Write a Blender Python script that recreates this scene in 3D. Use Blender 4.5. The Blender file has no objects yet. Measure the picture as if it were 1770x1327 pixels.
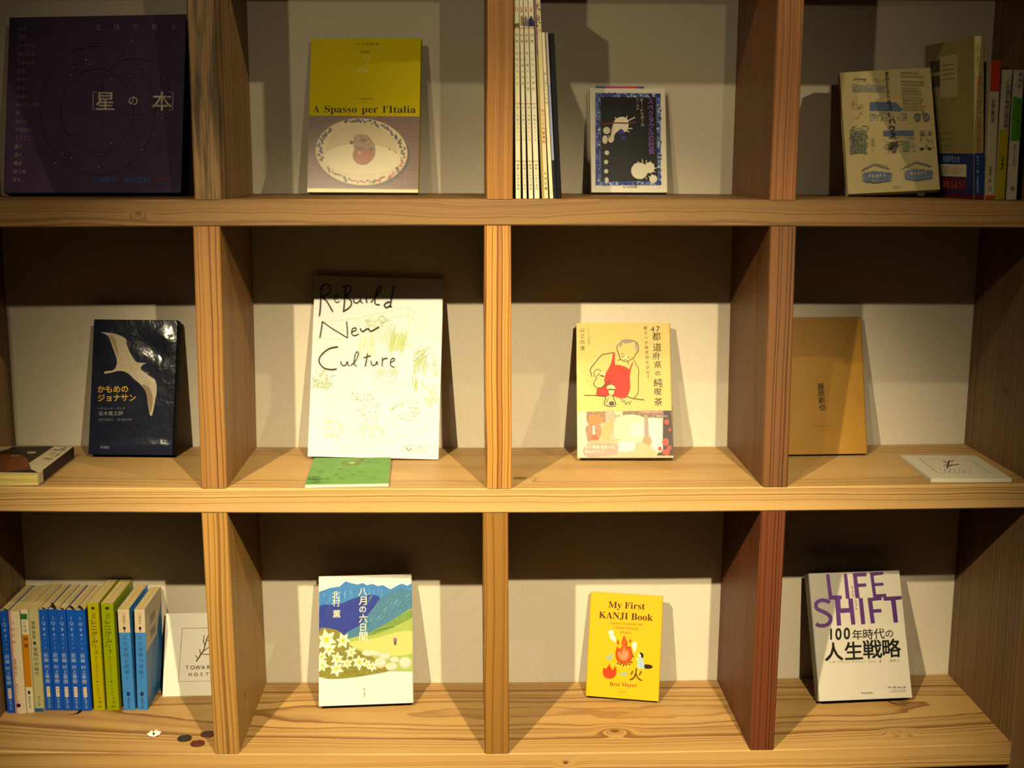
import bpy, bmesh, math, random
import numpy as np
from mathutils import Matrix, Vector

random.seed(4)
C = bpy.context.scene.collection
MM = 0.001

# ------------------------------------------------------------------ camera, world, lights, exposure
cam_d = bpy.data.cameras.new('camera')
cam = bpy.data.objects.new('camera', cam_d)
C.objects.link(cam)
bpy.context.scene.camera = cam
cam_d.sensor_width = 36.0
cam_d.lens = 44.064
cam_d.clip_start = 0.05
Rv = Vector((0.9994416, -0.0332145, 0.0036578)).normalized()
Fv = Vector((0.0333296, 0.9830486, -0.1802905)).normalized()
Uv = Rv.cross(Fv).normalized()
cam.matrix_world = Matrix(((Rv.x, Uv.x, -Fv.x, -0.03634), (Rv.y, Uv.y, -Fv.y, -1.52967),
                           (Rv.z, Uv.z, -Fv.z, 0.41453), (0, 0, 0, 1)))

vs = bpy.context.scene.view_settings
vs.view_transform = 'Standard'
vs.look = 'None'
vs.exposure = 0.0
vs.gamma = 1.0
vs.use_curve_mapping = False
bpy.context.scene.cycles.max_bounces = 6
bpy.context.scene.cycles.diffuse_bounces = 1

world = bpy.data.worlds.new('dim_room')
bpy.context.scene.world = world
world.use_nodes = True
world.node_tree.nodes['Background'].inputs[0].default_value = (0.92, 0.86, 1.0, 1)
world.node_tree.nodes['Background'].inputs[1].default_value = 0.006


def spot(name, loc, aim, power, size_deg, blend, color, radius):
    d = bpy.data.lights.new(name, 'SPOT')
    d.energy = power
    d.spot_size = math.radians(size_deg)
    d.spot_blend = blend
    d.color = color
    d.shadow_soft_size = radius
    o = bpy.data.objects.new(name, d)
    C.objects.link(o)
    o.location = loc
    o.rotation_euler = (Vector(aim) - Vector(loc)).to_track_quat('-Z', 'Y').to_euler()
    return o


WARM = (1.0, 0.84, 0.51)
LA, LB = (-0.699, -1.493, 1.140), (0.453, -1.746, 1.275)
# each reflector lamp throws a narrow beam inside a wide weak spill
spot('track_spotlight_left_beam', LA, (0.0, 0, -0.225), 366, 40.5, 1.0, WARM, 0.014)
spot('track_spotlight_left_spill', LA, (0.02, 0, 0.12), 40, 60, 1.0, WARM, 0.014)
spot('track_spotlight_right_beam', LB, (-0.0, 0, -0.225), 396, 38.5, 1.0, WARM, 0.014)
spot('track_spotlight_right_spill', LB, (-0.06, 0, 0.12), 34, 50, 1.0, WARM, 0.014)
spot('track_spotlight_far', (2.69, -2.03, 2.33), (0.05, 0, 0.50), 300, 22, 0.8, WARM, 0.02)
spot('track_spotlight_upper', (-0.50, -1.493, 1.893), (0.20, 0, 0.52), 90, 25, 1.0, WARM, 0.02)

# ------------------------------------------------------------------ geometry of the bookcase, in millimetres
T = 32.0
D = 226.57
ZA, ZC = 361.18, -358.83
BOW = {'A': (0.97, -2.70), 'B': (-1.56, 3.53), 'C': (-3.09, 7.49)}
ZB = {'A': ZA, 'B': 0.0, 'C': ZC, 'T': 722.4, 'E': -719.0, 'F': -1058.0}


def zb(b, x):
    t, q = BOW.get(b, (0, 0))
    return ZB[b] + t * x / 600 + q * (x / 600) ** 2


# ------------------------------------------------------------------ helpers
def lin(h):
    h = h.lstrip('#')
    v = [int(h[i:i + 2], 16) / 255 for i in (0, 2, 4)]
    return tuple((c / 12.92 if c <= 0.04045 else ((c + 0.055) / 1.055) ** 2.4) for c in v) + (1.0,)


_mats = {}


def mat(hexc, rough=0.55, var=0.0, scale=60.0, bump=0.0, spec=0.12, coat=0.0, metal=0.0, stretch=(1, 1, 1), k=0.60):
    key = (hexc, rough, var, scale, bump, spec, coat, metal, stretch, k)
    if key in _mats:
        return _mats[key]
    m = bpy.data.materials.new('paint_' + hexc.strip('#'))
    m.use_nodes = True
    nt = m.node_tree
    b = nt.nodes['Principled BSDF']
    col = tuple(c * k for c in lin(hexc)[:3]) + (1,)      # printed inks reflect less than their screen colour
    b.inputs['Base Color'].default_value = col
    b.inputs['Roughness'].default_value = rough
    b.inputs['Specular IOR Level'].default_value = spec
    b.inputs['Coat Weight'].default_value = coat
    b.inputs['Coat Roughness'].default_value = 0.12
    b.inputs['Metallic'].default_value = metal
    if var or bump:
        tc = nt.nodes.new('ShaderNodeTexCoord')
        mp = nt.nodes.new('ShaderNodeMapping')
        mp.inputs['Scale'].default_value = stretch
        nz = nt.nodes.new('ShaderNodeTexNoise')
        nz.inputs['Scale'].default_value = scale
        nz.inputs['Detail'].default_value = 4
        nt.links.new(tc.outputs['Object'], mp.inputs[0])
        nt.links.new(mp.outputs[0], nz.inputs['Vector'])
        if var:
            mx = nt.nodes.new('ShaderNodeHueSaturation')
            mr = nt.nodes.new('ShaderNodeMapRange')
            mr.inputs[1].default_value = 0.3
            mr.inputs[2].default_value = 0.7
            mr.inputs[3].default_value = 1 - var
            mr.inputs[4].default_value = 1 + var
            nt.links.new(nz.outputs['Fac'], mr.inputs[0])
            nt.links.new(mr.outputs[0], mx.inputs['Value'])
            mx.inputs['Color'].default_value = col
            nt.links.new(mx.outputs[0], b.inputs['Base Color'])
        if bump:
            bp = nt.nodes.new('ShaderNodeBump')
            bp.inputs['Strength'].default_value = bump
            bp.inputs['Distance'].default_value = 0.002
            nt.links.new(nz.outputs['Fac'], bp.inputs['Height'])
            nt.links.new(bp.outputs[0], b.inputs['Normal'])
            if coat:
                nt.links.new(bp.outputs[0], b.inputs['Coat Normal'])
    _mats[key] = m
    return m


def pages_mat(axis='Y', hexc='#e3d2a4', dens=900.0):
    """paper block: very fine stripes across the thickness"""
    key = ('pages', axis, hexc)
    if key in _mats:
        return _mats[key]
    m = mat(hexc, 0.8, 0.0, 1.0).copy()
    m.name = 'paper_block'
    nt = m.node_tree
    b = nt.nodes['Principled BSDF']
    tc = nt.nodes.new('ShaderNodeTexCoord')
    mp = nt.nodes.new('ShaderNodeMapping')
    mp.inputs['Scale'].default_value = {'Y': (6, dens, 6), 'X': (dens, 6, 6), 'Z': (6, 6, dens)}[axis]
    nz = nt.nodes.new('ShaderNodeTexNoise')
    nz.inputs['Scale'].default_value = 1.0
    nz.inputs['Detail'].default_value = 2
    cr = nt.nodes.new('ShaderNodeValToRGB')
    c = tuple(q * 0.7 for q in lin(hexc)[:3]) + (1,)
    cr.color_ramp.elements[0].position = 0.3
    cr.color_ramp.elements[0].color = (c[0] * .62, c[1] * .58, c[2] * .5, 1)
    cr.color_ramp.elements[1].position = 0.62
    cr.color_ramp.elements[1].color = c
    nt.links.new(tc.outputs['Object'], mp.inputs[0])
    nt.links.new(mp.outputs[0], nz.inputs['Vector'])
    nt.links.new(nz.outputs['Fac'], cr.inputs[0])
    nt.links.new(cr.outputs[0], b.inputs['Base Color'])
    _mats[key] = m
    return m


def mesh_obj(name, verts, faces, mats, parent=None, fmats=None, scale=MM, smooth=False):
    me = bpy.data.meshes.new(name)
    me.from_pydata([(v[0] * scale, v[1] * scale, v[2] * scale) for v in verts], [], faces)
    if not isinstance(mats, (list, tuple)):
        mats = [mats]
    for m in mats:
        me.materials.append(m)
    if fmats:
        me.polygons.foreach_set('material_index', fmats)
    if smooth:
        me.polygons.foreach_set('use_smooth', [True] * len(me.polygons))
    me.update()
    o = bpy.data.objects.new(name, me)
    C.objects.link(o)
    if parent:
        o.parent = parent
    return o


def thing(name, label, cat, loc=(0, 0, 0), rot=None, group=None):
    """an Empty at the thing's base; loc in mm"""
    o = bpy.data.objects.new(name, None)
    C.objects.link(o)
    o.empty_display_size = 0.02
    if rot is None:
        o.location = Vector(loc) * MM
    else:
        o.matrix_world = Matrix.Translation(Vector(loc) * MM) @ rot.to_4x4()
    o['label'] = label
    o['category'] = cat
    if group:
        o['group'] = group
    return o


def tag(o, label, cat, group=None):
    o['label'] = label
    o['category'] = cat
    if group:
        o['group'] = group
    return o


def rot3(yaw, lean, roll):
    a, b, c = [math.radians(v) for v in (yaw, lean, roll)]
    Rz = Matrix(((math.cos(a), -math.sin(a), 0), (math.sin(a), math.cos(a), 0), (0, 0, 1)))
    Rx = Matrix(((1, 0, 0), (0, math.cos(b), math.sin(b)), (0, -math.sin(b), math.cos(b))))
    Ry = Matrix(((math.cos(c), 0, -math.sin(c)), (0, 1, 0), (math.sin(c), 0, math.cos(c))))
    return Rz @ Rx @ Ry


def box(x0, x1, y0, y1, z0, z1, ch=0.0):
    """verts and faces of a box, edges along its longest axis chamfered when ch > 0"""
    v = [(x, y, z) for x in (x0, x1) for y in (y0, y1) for z in (z0, z1)]
    f = [(0, 1, 3, 2), (4, 6, 7, 5), (0, 4, 5, 1), (2, 3, 7, 6), (0, 2, 6, 4), (1, 5, 7, 3)]
    return v, f


# ------------------------------------------------------------------ wood
def wood(name, axis, ctr, spacing=6.5, light='#dcb27a', dark='#a3672f', mid=None, knots=(), seed=0.0, wob=5.0,
         rough=0.5, stain=None, tone=0.7):
    """growth rings round an axis `ctr` (mm, cross-section coordinates of the board) running along `axis`"""
    m = bpy.data.materials.new('cedar_' + name)
    m.use_nodes = True
    nt = m.node_tree
    N, L = nt.nodes.new, nt.links.new
    b = nt.nodes['Principled BSDF']
    b.inputs['Roughness'].default_value = rough
    b.inputs['Specular IOR Level'].default_value = 0.25

    def math_(op, a, c=None, d=None):
        n = N('ShaderNodeMath')
        n.operation = op
        for i, q in enumerate((a, c, d)):
            if q is None:
                continue
            if isinstance(q, (int, float)):
                n.inputs[i].default_value = q
            else:
                L(q, n.inputs[i])
        return n.outputs[0]

    tc = N('ShaderNodeTexCoord')
    sx = N('ShaderNodeSeparateXYZ')
    L(tc.outputs['Object'], sx.inputs[0])
    if axis == 'X':
        l, p, q = sx.outputs[0], sx.outputs[1], sx.outputs[2]
    else:
        l, p, q = sx.outputs[2], sx.outputs[0], sx.outputs[1]
    l, p, q = [math_('MULTIPLY', s, 1000.0) for s in (l, p, q)]      # to mm

    def noise(sl, sp, sq, off, detail=3.0, rough_=0.5):
        cb = N('ShaderNodeCombineXYZ')
        L(math_('MULTIPLY', l, sl), cb.inputs[0])
        L(math_('MULTIPLY_ADD', p, sp, off), cb.inputs[1])
        L(math_('MULTIPLY_ADD', q, sq, off * 1.7), cb.inputs[2])
        n = N('ShaderNodeTexNoise')
        n.inputs['Scale'].default_value = 1.0
        n.inputs['Detail'].default_value = detail
        n.inputs['Roughness'].default_value = rough_
        L(cb.outputs[0], n.inputs['Vector'])
        return n.outputs['Fac']

    slow = noise(0.0022, 0.008, 0.008, seed)
    slow2 = noise(0.006, 0.02, 0.02, seed + 9)
    pp = math_('ADD', math_('SUBTRACT', p, ctr[0]), math_('MULTIPLY_ADD', slow, wob * 5, -wob * 2.5))
    qq = math_('ADD', math_('SUBTRACT', q, ctr[1]), math_('MULTIPLY_ADD', slow2, wob * 2.4, -wob * 1.2))
    r = math_('SQRT', math_('ADD', math_('MULTIPLY', pp, pp), math_('MULTIPLY', qq, qq)))
    core = None
    for (kl, kp, kq, kr) in knots:
        dl = math_('DIVIDE', math_('SUBTRACT', l, kl), kr * 3.2)
        dp = math_('DIVIDE', math_('SUBTRACT', p, kp), kr * 1.9)
        dq = math_('DIVIDE', math_('SUBTRACT', q, kq), kr * 1.9)
        d2 = math_('ADD', math_('MULTIPLY', dl, dl), math_('ADD', math_('MULTIPLY', dp, dp), math_('MULTIPLY', dq, dq)))
        e = math_('EXPONENT', math_('MULTIPLY', d2, -1.0))
        r = math_('ADD', r, math_('MULTIPLY', e, spacing * 2.2))
        dl2 = math_('DIVIDE', math_('SUBTRACT', l, kl), kr * 1.1)
        dp2 = math_('DIVIDE', math_('SUBTRACT', p, kp), kr * 0.8)
        dq2 = math_('DIVIDE', math_('SUBTRACT', q, kq), kr * 0.8)
        d3 = math_('ADD', math_('MULTIPLY', dl2, dl2), math_('ADD', math_('MULTIPLY', dp2, dp2), math_('MULTIPLY', dq2, dq2)))
        e2 = math_('EXPONENT', math_('MULTIPLY', math_('POWER', d3, 2.0), -1.0))
        core = e2 if core is None else math_('MAXIMUM', core, e2)
    n1 = N('ShaderNodeTexNoise')
    n1.noise_dimensions = '1D'
    n1.inputs['Scale'].default_value = 0.06
    n1.inputs['Detail'].default_value = 2
    L(math_('ADD', r, seed * 13), n1.inputs['W'])
    ring = math_('DIVIDE', math_('MULTIPLY_ADD', n1.outputs['Fac'], spacing * 4.0, r), spacing)
    fr = math_('FRACT', ring)
    cr = N('ShaderNodeValToRGB')
    el = cr.color_ramp.elements
    lc = tuple(q_ * tone for q_ in lin(light)[:3]) + (1,)
    dc = tuple(q_ * tone * 0.82 for q_ in lin(dark)[:3]) + (1,)
    mc = lin(mid) if mid else tuple(lc[i] * .72 + dc[i] * .28 for i in range(4))
    el[0].position = 0.0
    el[0].color = lc
    el[1].position = 1.0
    el[1].color = lc
    for pos, col in ((0.45, lc), (0.70, mc), (0.86, dc), (0.95, dc)):
        e = el.new(pos)
        e.color = col
    L(fr, cr.inputs[0])
    # each ring is a little different
    wn = N('ShaderNodeTexWhiteNoise')
    wn.noise_dimensions = '1D'
    L(math_('FLOOR', ring), wn.inputs['W'])
    soft = N('ShaderNodeMixRGB')
    soft.inputs[2].default_value = tuple(lc[i] * .6 + mc[i] * .4 for i in range(4))
    L(math_('MULTIPLY', wn.outputs[0], 0.75), soft.inputs[0])
    L(cr.outputs[0], soft.inputs[1])
    hs = N('ShaderNodeHueSaturation')
    L(soft.outputs[0], hs.inputs['Color'])
    fib = noise(0.03, 1.6, 1.6, seed + 3, 5.0, 0.65)
    blot = noise(0.004, 0.02, 0.02, seed + 20, 2.0)
    L(math_('ADD', math_('MULTIPLY_ADD', fib, 0.30, 0.60), math_('MULTIPLY', blot, 0.36)), hs.inputs['Value'])
    out = hs.outputs[0]
    if core is not None:
        kn = N('ShaderNodeMixRGB')
        kn.inputs[2].default_value = lin('#4a2a16')
        L(math_('MULTIPLY', core, 0.88), kn.inputs[0])
        L(out, kn.inputs[1])
        out = kn.outputs[0]
    if stain:
        sn = N('ShaderNodeMixRGB')
        sn.inputs[2].default_value = lin(stain)
        st = noise(0.012, 0.12, 0.05, seed + 40, 3.0)
        mr = N('ShaderNodeMapRange')
        mr.inputs[1].default_value = 0.42
        mr.inputs[2].default_value = 0.62
        mr.inputs[4].default_value = 0.8
        L(st, mr.inputs[0])
        edge_ = math_('SUBTRACT', 1.0, math_('SMOOTH_MIN', math_('MAXIMUM', math_('MULTIPLY_ADD', q, 0.02, -0.3), 0.0), 1.0, 0.1))
        L(math_('MULTIPLY', mr.outputs[0], edge_), sn.inputs[0])
        L(out, sn.inputs[1])
        out = sn.outputs[0]
    L(out, b.inputs['Base Color'])
    bp = N('ShaderNodeBump')
    bp.inputs['Strength'].default_value = 0.25
    bp.inputs['Distance'].default_value = 0.0008
    L(fib, bp.inputs['Height'])
    L(bp.outputs[0], b.inputs['Normal'])
    return m


def prism_along(axis, length, w, h, ch, nseg, offs, material, name, parent, origin):
    """chamfered rectangular bar. cross-section w x h; offs(t) gives the two cross offsets along the bar (mm)"""
    prof = [(ch, 0), (w - ch, 0), (w, ch), (w, h - ch), (w - ch, h), (ch, h), (0, h - ch), (0, ch)]
    vs_, fs = [], []
    for i in range(nseg + 1):
        t = length * i / nseg
        oa, ob = offs(t)
        for a, b_ in prof:
            if axis == 'X':
                vs_.append((t, a + oa, b_ + ob))
            else:
                vs_.append((a + oa, b_ + ob, t))
    n = len(prof)
    for i in range(nseg):
        for j in range(n):
            a, b_ = i * n + j, i * n + (j + 1) % n
            fs.append((a, a + n, b_ + n, b_) if axis == 'X' else (a, b_, b_ + n, a + n))
    fs.append(tuple(range(n)) if axis == 'X' else tuple(reversed(range(n))))
    last = nseg * n
    fs.append(tuple(reversed(range(last, last + n))) if axis == 'X' else tuple(range(last, last + n)))
    o = mesh_obj(name, vs_, fs, material, parent)
    o.location = Vector(origin) * MM
    bm = bmesh.new()
    bm.from_mesh(o.data)
    bmesh.ops.recalc_face_normals(bm, faces=bm.faces)
    bm.to_mesh(o.data)
    bm.free()
    return o


# ------------------------------------------------------------------ the wall behind, the floor
def wall_material():
    m = bpy.data.materials.new('woven_wallpaper')
    m.use_nodes = True
    nt = m.node_tree
    b = nt.nodes['Principled BSDF']
    b.inputs['Roughness'].default_value = 0.85
    b.inputs['Specular IOR Level'].default_value = 0.1
    tc = nt.nodes.new('ShaderNodeTexCoord')
    hs = []
    for st in ((1, 1, 8), (8, 1, 1)):
        mp = nt.nodes.new('ShaderNodeMapping')
        mp.inputs['Scale'].default_value = st
        nz = nt.nodes.new('ShaderNodeTexNoise')
        nz.inputs['Scale'].default_value = 160
        nz.inputs['Detail'].default_value = 3
        nt.links.new(tc.outputs['Object'], mp.inputs[0])
        nt.links.new(mp.outputs[0], nz.inputs['Vector'])
        hs.append(nz.outputs['Fac'])
    ad = nt.nodes.new('ShaderNodeMath')
    ad.operation = 'ADD'
    nt.links.new(hs[0], ad.inputs[0])
    nt.links.new(hs[1], ad.inputs[1])
    cr = nt.nodes.new('ShaderNodeValToRGB')
    cr.color_ramp.elements[0].position = 0.35
    cr.color_ramp.elements[0].color = lin('#a89d8c')
    cr.color_ramp.elements[1].position = 0.65
    cr.color_ramp.elements[1].color = lin('#b1a695')
    hf = nt.nodes.new('ShaderNodeMath')
    hf.operation = 'MULTIPLY'
    hf.inputs[1].default_value = 0.5
    nt.links.new(ad.outputs[0], hf.inputs[0])
    nt.links.new(hf.outputs[0], cr.inputs[0])
    nt.links.new(cr.outputs[0], b.inputs['Base Color'])
    bp = nt.nodes.new('ShaderNodeBump')
    bp.inputs['Strength'].default_value = 0.15
    bp.inputs['Distance'].default_value = 0.0006
    nt.links.new(ad.outputs[0], bp.inputs['Height'])
    nt.links.new(bp.outputs[0], b.inputs['Normal'])
    return m


v, f = box(-2400, 2400, D, D + 120, -1092, 1500)
w = mesh_obj('wall_back', v, f, wall_material())
w['kind'] = 'structure'
w['label'] = 'off-white woven wallpaper wall behind the open shelves'
floor_m = wood('floor', 'X', (0, -400), 9, '#a5764a', '#6d4424', seed=77)
v, f = box(-2400, 2400, -2200, D, -1112, -1092)
fl = mesh_obj('floor', v, f, floor_m)
fl['kind'] = 'structure'
fl['label'] = 'brown timber floor below the shelves'

# ------------------------------------------------------------------ the bookcase
case = thing('bookcase', 'large built-in cedar bookcase of thick open square compartments', 'bookcase', (0, 0, -1092))
OFFZ = 1092.0
XL, XR = -680.0, 681.5


def add_board(b, depth, material, ch=1.6):
    x0, x1 = XL, XR
    o = prism_along('X', x1 - x0, depth, T, ch, 28 if b in BOW else 2,
                    lambda t: (0.0, zb(b, x0 + t) - ZB[b]), material, 'shelf_board', case,
                    (x0, 0, ZB[b] - T + OFFZ))
    return o


DB = D - 0.3
# ring centres are in board coordinates: p = depth, q = height
add_board('A', DB, wood('a', 'X', (-70, 120), 8.5, '#bc8c50', '#6e3c1c', tone=0.33, seed=1.3, wob=7, knots=[(246, 0, 14, 3)]))
add_board('B', DB, wood('b', 'X', (110, -170), 6.0, '#d1a668', '#855322', tone=0.54, seed=2.1, wob=2.5, knots=[(708, 52, 32, 7)]))
add_board('C', DB, wood('c', 'X', (120, -120), 6.6, '#cca060', '#875322', tone=0.58, seed=5.4, wob=3,
                        knots=[(840, 62, 32, 7), (1226, 42, 32, 5), (768, 0, 18, 3)]))
add_board('T', DB, wood('t', 'X', (60, -90), 7, '#b98550', '#7c4822', seed=7.7))
add_board('E', DB, wood('e', 'X', (60, -90), 7, '#b98550', '#7c4822', tone=0.45, seed=8.7))
add_board('F', DB, wood('f', 'X', (60, -90), 7, '#b98550', '#7c4822', tone=0.45, seed=9.7))


def add_divider(x, lean, lo, hi, material):
    """x = left face at the foot, lean = how far the top stands to the right (mm)"""
    xc = x + T / 2
    z0, z1 = zb(lo, xc), zb(hi, xc) - T
    L_ = z1 - z0
    return prism_along('Z', L_, T, DB, 1.6, 2, lambda t: (lean * t / L_, 0.0), material, 'divider', case,
                       (x, 0, z0 + OFFZ))


DIV = [
    (-366.3, 0.0, 'A', 'T', dict(light='#8c6a42', dark='#563a20', stain='#2c2416', knots=[(238, 32, 95, 6)])),
    (-16.4, 0.0, 'A', 'T', dict(light='#b37934', dark='#7a471c', tone=0.5)),
    (328.6, 0.0, 'A', 'T', dict(light='#a46a3b', dark='#683a1c', tone=0.5, knots=[(230, 0, 180, 5)])),
    (-373.1, 3.6, 'B', 'A', dict(light='#b78345', dark='#76461d', tone=0.43, knots=[(175, 32, 60, 5)])),
    (-16.0, -2.7, 'B', 'A', dict(light='#c0863e', dark='#834c1a', tone=0.62)),
    (334.5, -3.9, 'B', 'A', dict(light='#a26c3f', dark='#572d18', tone=0.32, knots=[(46, 0, 75, 5), (240, 0, 160, 5)])),
    (-370.2, -3.8, 'C', 'B', dict(light='#b48644', dark='#7c5426', tone=0.58, knots=[(55, 32, 60, 6), (170, 32, 105, 4)])),
    (-18.4, -2.4, 'C', 'B', dict(light='#a77633', dark='#673f19', tone=0.46)),
    (331.7, 2.0, 'C', 'B', dict(light='#8b4a28', dark='#4d200e', tone=0.38)),
]
for i, (x, ln, lo, hi, kw) in enumerate(DIV):
    add_divider(x, ln, lo, hi, wood('d%d' % i, 'Z', (-70 - 9 * i, -50), 6.8, seed=11.0 + i * 3.1, wob=3, **kw))
for x in (-366, -16, 332):
    for lo, hi in (('E', 'C'), ('F', 'E')):
        add_divider(x, 0, lo, hi, wood('low', 'Z', (-70, -50), 6.6, '#b47c38', '#7c4c1e', seed=x * .1 + 50, tone=0.45) if lo == 'E' else bpy.data.materials['cedar_low'])
side_m = wood('side', 'Z', (40, -80), 6.5, '#a27c50', '#624024', tone=0.38, seed=33, wob=6, knots=[(1195, 0, 95, 8)])
prism_along('Z', 1092 + 754, T, DB, 1.6, 2, lambda t: (0, 0), side_m, 'side_panel', case, (XL - T, 0, 0))
prism_along('Z', 1092 + 754, T, DB, 1.6, 2, lambda t: (0, 0), side_m, 'side_panel', case, (XR, 0, 0))

# ------------------------------------------------------------------ flat print on covers
_glyph = {}


def glyphs(txt, bold=0.0):
    """outline faces of a string at size 1 -> (verts, faces, xmin, xmax, zmin, zmax)"""
    key = (txt, bold)
    if key in _glyph:
        return _glyph[key]
    cu = bpy.data.curves.new('t', 'FONT')
    cu.body = txt
    cu.size = 1.0
    cu.resolution_u = 3
    cu.offset = bold
    o = bpy.data.objects.new('t', cu)
    me = bpy.data.meshes.new_from_object(o)
    vv = [(v.co.x, v.co.y) for v in me.vertices]
    ff = [tuple(p.vertices) for p in me.polygons]
    bpy.data.meshes.remove(me)
    bpy.data.objects.remove(o)
    bpy.data.curves.remove(cu)
    if vv:
        xs, ys = [a[0] for a in vv], [a[1] for a in vv]
        r = (vv, ff, min(xs), max(xs), min(ys), max(ys))
    else:
        r = (vv, ff, 0, 0.3, 0, 0.7)
    _glyph[key] = r
    return r


def smooth_path(pts, n=6, closed=False):
    P = [np.array(p, float) for p in pts]
    if len(P) < 3:
        return P
    out = []
    m = len(P)
    rng = range(m) if closed else range(m - 1)
    for i in rng:
        p0 = P[(i - 1) % m] if closed or i > 0 else P[0]
        p1, p2 = P[i], P[(i + 1) % m]
        p3 = P[(i + 2) % m] if closed or i + 2 < m else P[-1]
        for k in range(n):
            t = k / n
            out.append(0.5 * ((2 * p1) + (-p0 + p2) * t + (2 * p0 - 5 * p1 + 4 * p2 - p3) * t * t + (-p0 + 3 * p1 - 3 * p2 + p3) * t ** 3))
    if not closed:
        out.append(P[-1])
    return out


class Sheet:
    """print on a flat face. Drawing coordinates (x right, y down) are carried by the quadrilateral
    `quad` (corners TL, TR, BR, BL of the face) to the face of width W and height H in mm."""

    def __init__(self, parent, W, H, quad=None, O=(0, 0, 0), X=(1, 0, 0), Z=(0, 0, 1), rough=0.55, spec=0.1, coat=0.0, var=0.0):
        self.parent = parent
        quad = quad or [(0, 0), (W, 0), (W, H), (0, H)]
        dst = [(0, H), (W, H), (W, 0), (0, 0)]
        A, b = [], []
        for (x, y), (u, v) in zip(quad, dst):
            A.append([x, y, 1, 0, 0, 0, -u * x, -u * y])
            b.append(u)
            A.append([0, 0, 0, x, y, 1, -v * x, -v * y])
            b.append(v)
        self.h = np.linalg.solve(np.array(A, float), np.array(b, float))
        self.O, self.X, self.Z = Vector(O), Vector(X).normalized(), Vector(Z).normalized()
        self.N = self.X.cross(self.Z)          # outward for X right, Z up seen from outside: x cross z = -y
        self.W, self.H = W, H
        self.rough, self.spec, self.coat, self.var = rough, spec, coat, var
        self.ink = 0.6
        self.metal = 0.0
        self.k = 0
        self.clear()

    def clear(self):
        self.v, self.f, self.fm, self.ms = [], [], [], []

    def P(self, x, y, e):
        h = self.h
        w = h[6] * x + h[7] * y + 1
        u, v = (h[0] * x + h[1] * y + h[2]) / w, (h[3] * x + h[4] * y + h[5]) / w
        u = min(max(u, 0.15), self.W - 0.15)
        v = min(max(v, 0.15), self.H - 0.15)
        q = self.O + self.X * u + self.Z * v + self.N * e
        return (q.x, q.y, q.z)

    def add(self, pts, faces, col, var=None):
        self.k += 1
        e = 0.05 + 0.004 * self.k
        m = mat(col, self.rough, self.var if var is None else var, 250.0, 0.0, self.spec, self.coat, self.metal, k=self.ink)
        if m not in self.ms:
            self.ms.append(m)
        mi = self.ms.index(m)
        b = len(self.v)
        self.v += [self.P(p[0], p[1], e) for p in pts]
        # keep faces turned outwards
        for fc in faces:
            self.f.append(tuple(b + i for i in fc))
            self.fm.append(mi)

    def poly(self, pts, col, smooth=False, var=None):
        if smooth:
            pts = smooth_path(pts, 5, True)
        self.add(pts, [tuple(range(len(pts)))], col, var)

    def rect(self, x0, y0, x1, y1, col, var=None):
        n = 1
        self.add([(x0, y0), (x1, y0), (x1, y1), (x0, y1)], [(0, 1, 2, 3)], col, var)

    def oval(self, cx, cy, rx, ry, col, ang=0, n=28, var=None):
        a = math.radians(ang)
        pts = []
        for i in range(n):
            t = 2 * math.pi * i / n
            x, y = rx * math.cos(t), ry * math.sin(t)
            pts.append((cx + x * math.cos(a) - y * math.sin(a), cy + x * math.sin(a) + y * math.cos(a)))
        self.add(pts, [tuple(range(n))], col, var)

    def line(self, pts, wd, col, smooth=True, closed=False, taper=False):
        P = smooth_path(pts, 5, closed) if smooth and len(pts) > 2 else [np.array(p, float) for p in pts]
        if closed:
            P = list(P) + [P[0]]
        L_, R_ = [], []
        n = len(P)
        for i in range(n):
            a, b = P[max(i - 1, 0)], P[min(i + 1, n - 1)]
            d = b - a
            ln = math.hypot(*d) or 1
            nx, ny = -d[1] / ln, d[0] / ln
            w_ = wd / 2 * ((0.45 + 0.9 * math.sin(math.pi * (i + .5) / n)) if taper else 1)
            L_.append((P[i][0] + nx * w_, P[i][1] + ny * w_))
            R_.append((P[i][0] - nx * w_, P[i][1] - ny * w_))
        self.add(L_ + R_, [(i, i + 1, n + i + 1, n + i) for i in range(n - 1)], col)

    def text(self, s, x, y, size, col, bold=0.0, align='C', ang=0.0, fit=None, sx=1.0, valign='M', shear=0.0):
        """size = height of a capital / full glyph box in drawing units; (x, y) = centre (or left) of the text"""
        if bold:
            d = bold * 0.9
            for ix_, iz_ in ((-1, -1), (1, -1), (1, 1), (-1, 1)):
                a = math.radians(ang)
                ex, ey = ix_ * d * size, iz_ * d * size
                self.text(s, x + ex * math.cos(a) + ey * math.sin(a), y - ex * math.sin(a) + ey * math.cos(a), size, col, 0.0, align, ang, fit, sx, valign, shear)
            return
        vv, ff, x0, x1, z0, z1 = glyphs(s, 0.0)
        if not vv:
            return
        if any(0x2E80 < ord(c_) < 0x10000 for c_ in s):
            size *= 1.2
        w_ = x1 - x0
        if valign == 'B':
            zc = 0.0
        else:
            zc = (z0 + z1) / 2
        kx = size * sx
        if fit:
            kx = fit / w_
        a = math.radians(ang)
        ox = {'C': (x0 + x1) / 2, 'L': x0, 'R': x1}[align]
        pts = []
        for (px, pz) in vv:
            dx, dy = (px - ox + shear * (pz - zc)) * kx, -(pz - zc) * size
            pts.append((x + dx * math.cos(a) + dy * math.sin(a), y - dx * math.sin(a) + dy * math.cos(a)))
        self.add(pts, ff, col)

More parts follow.
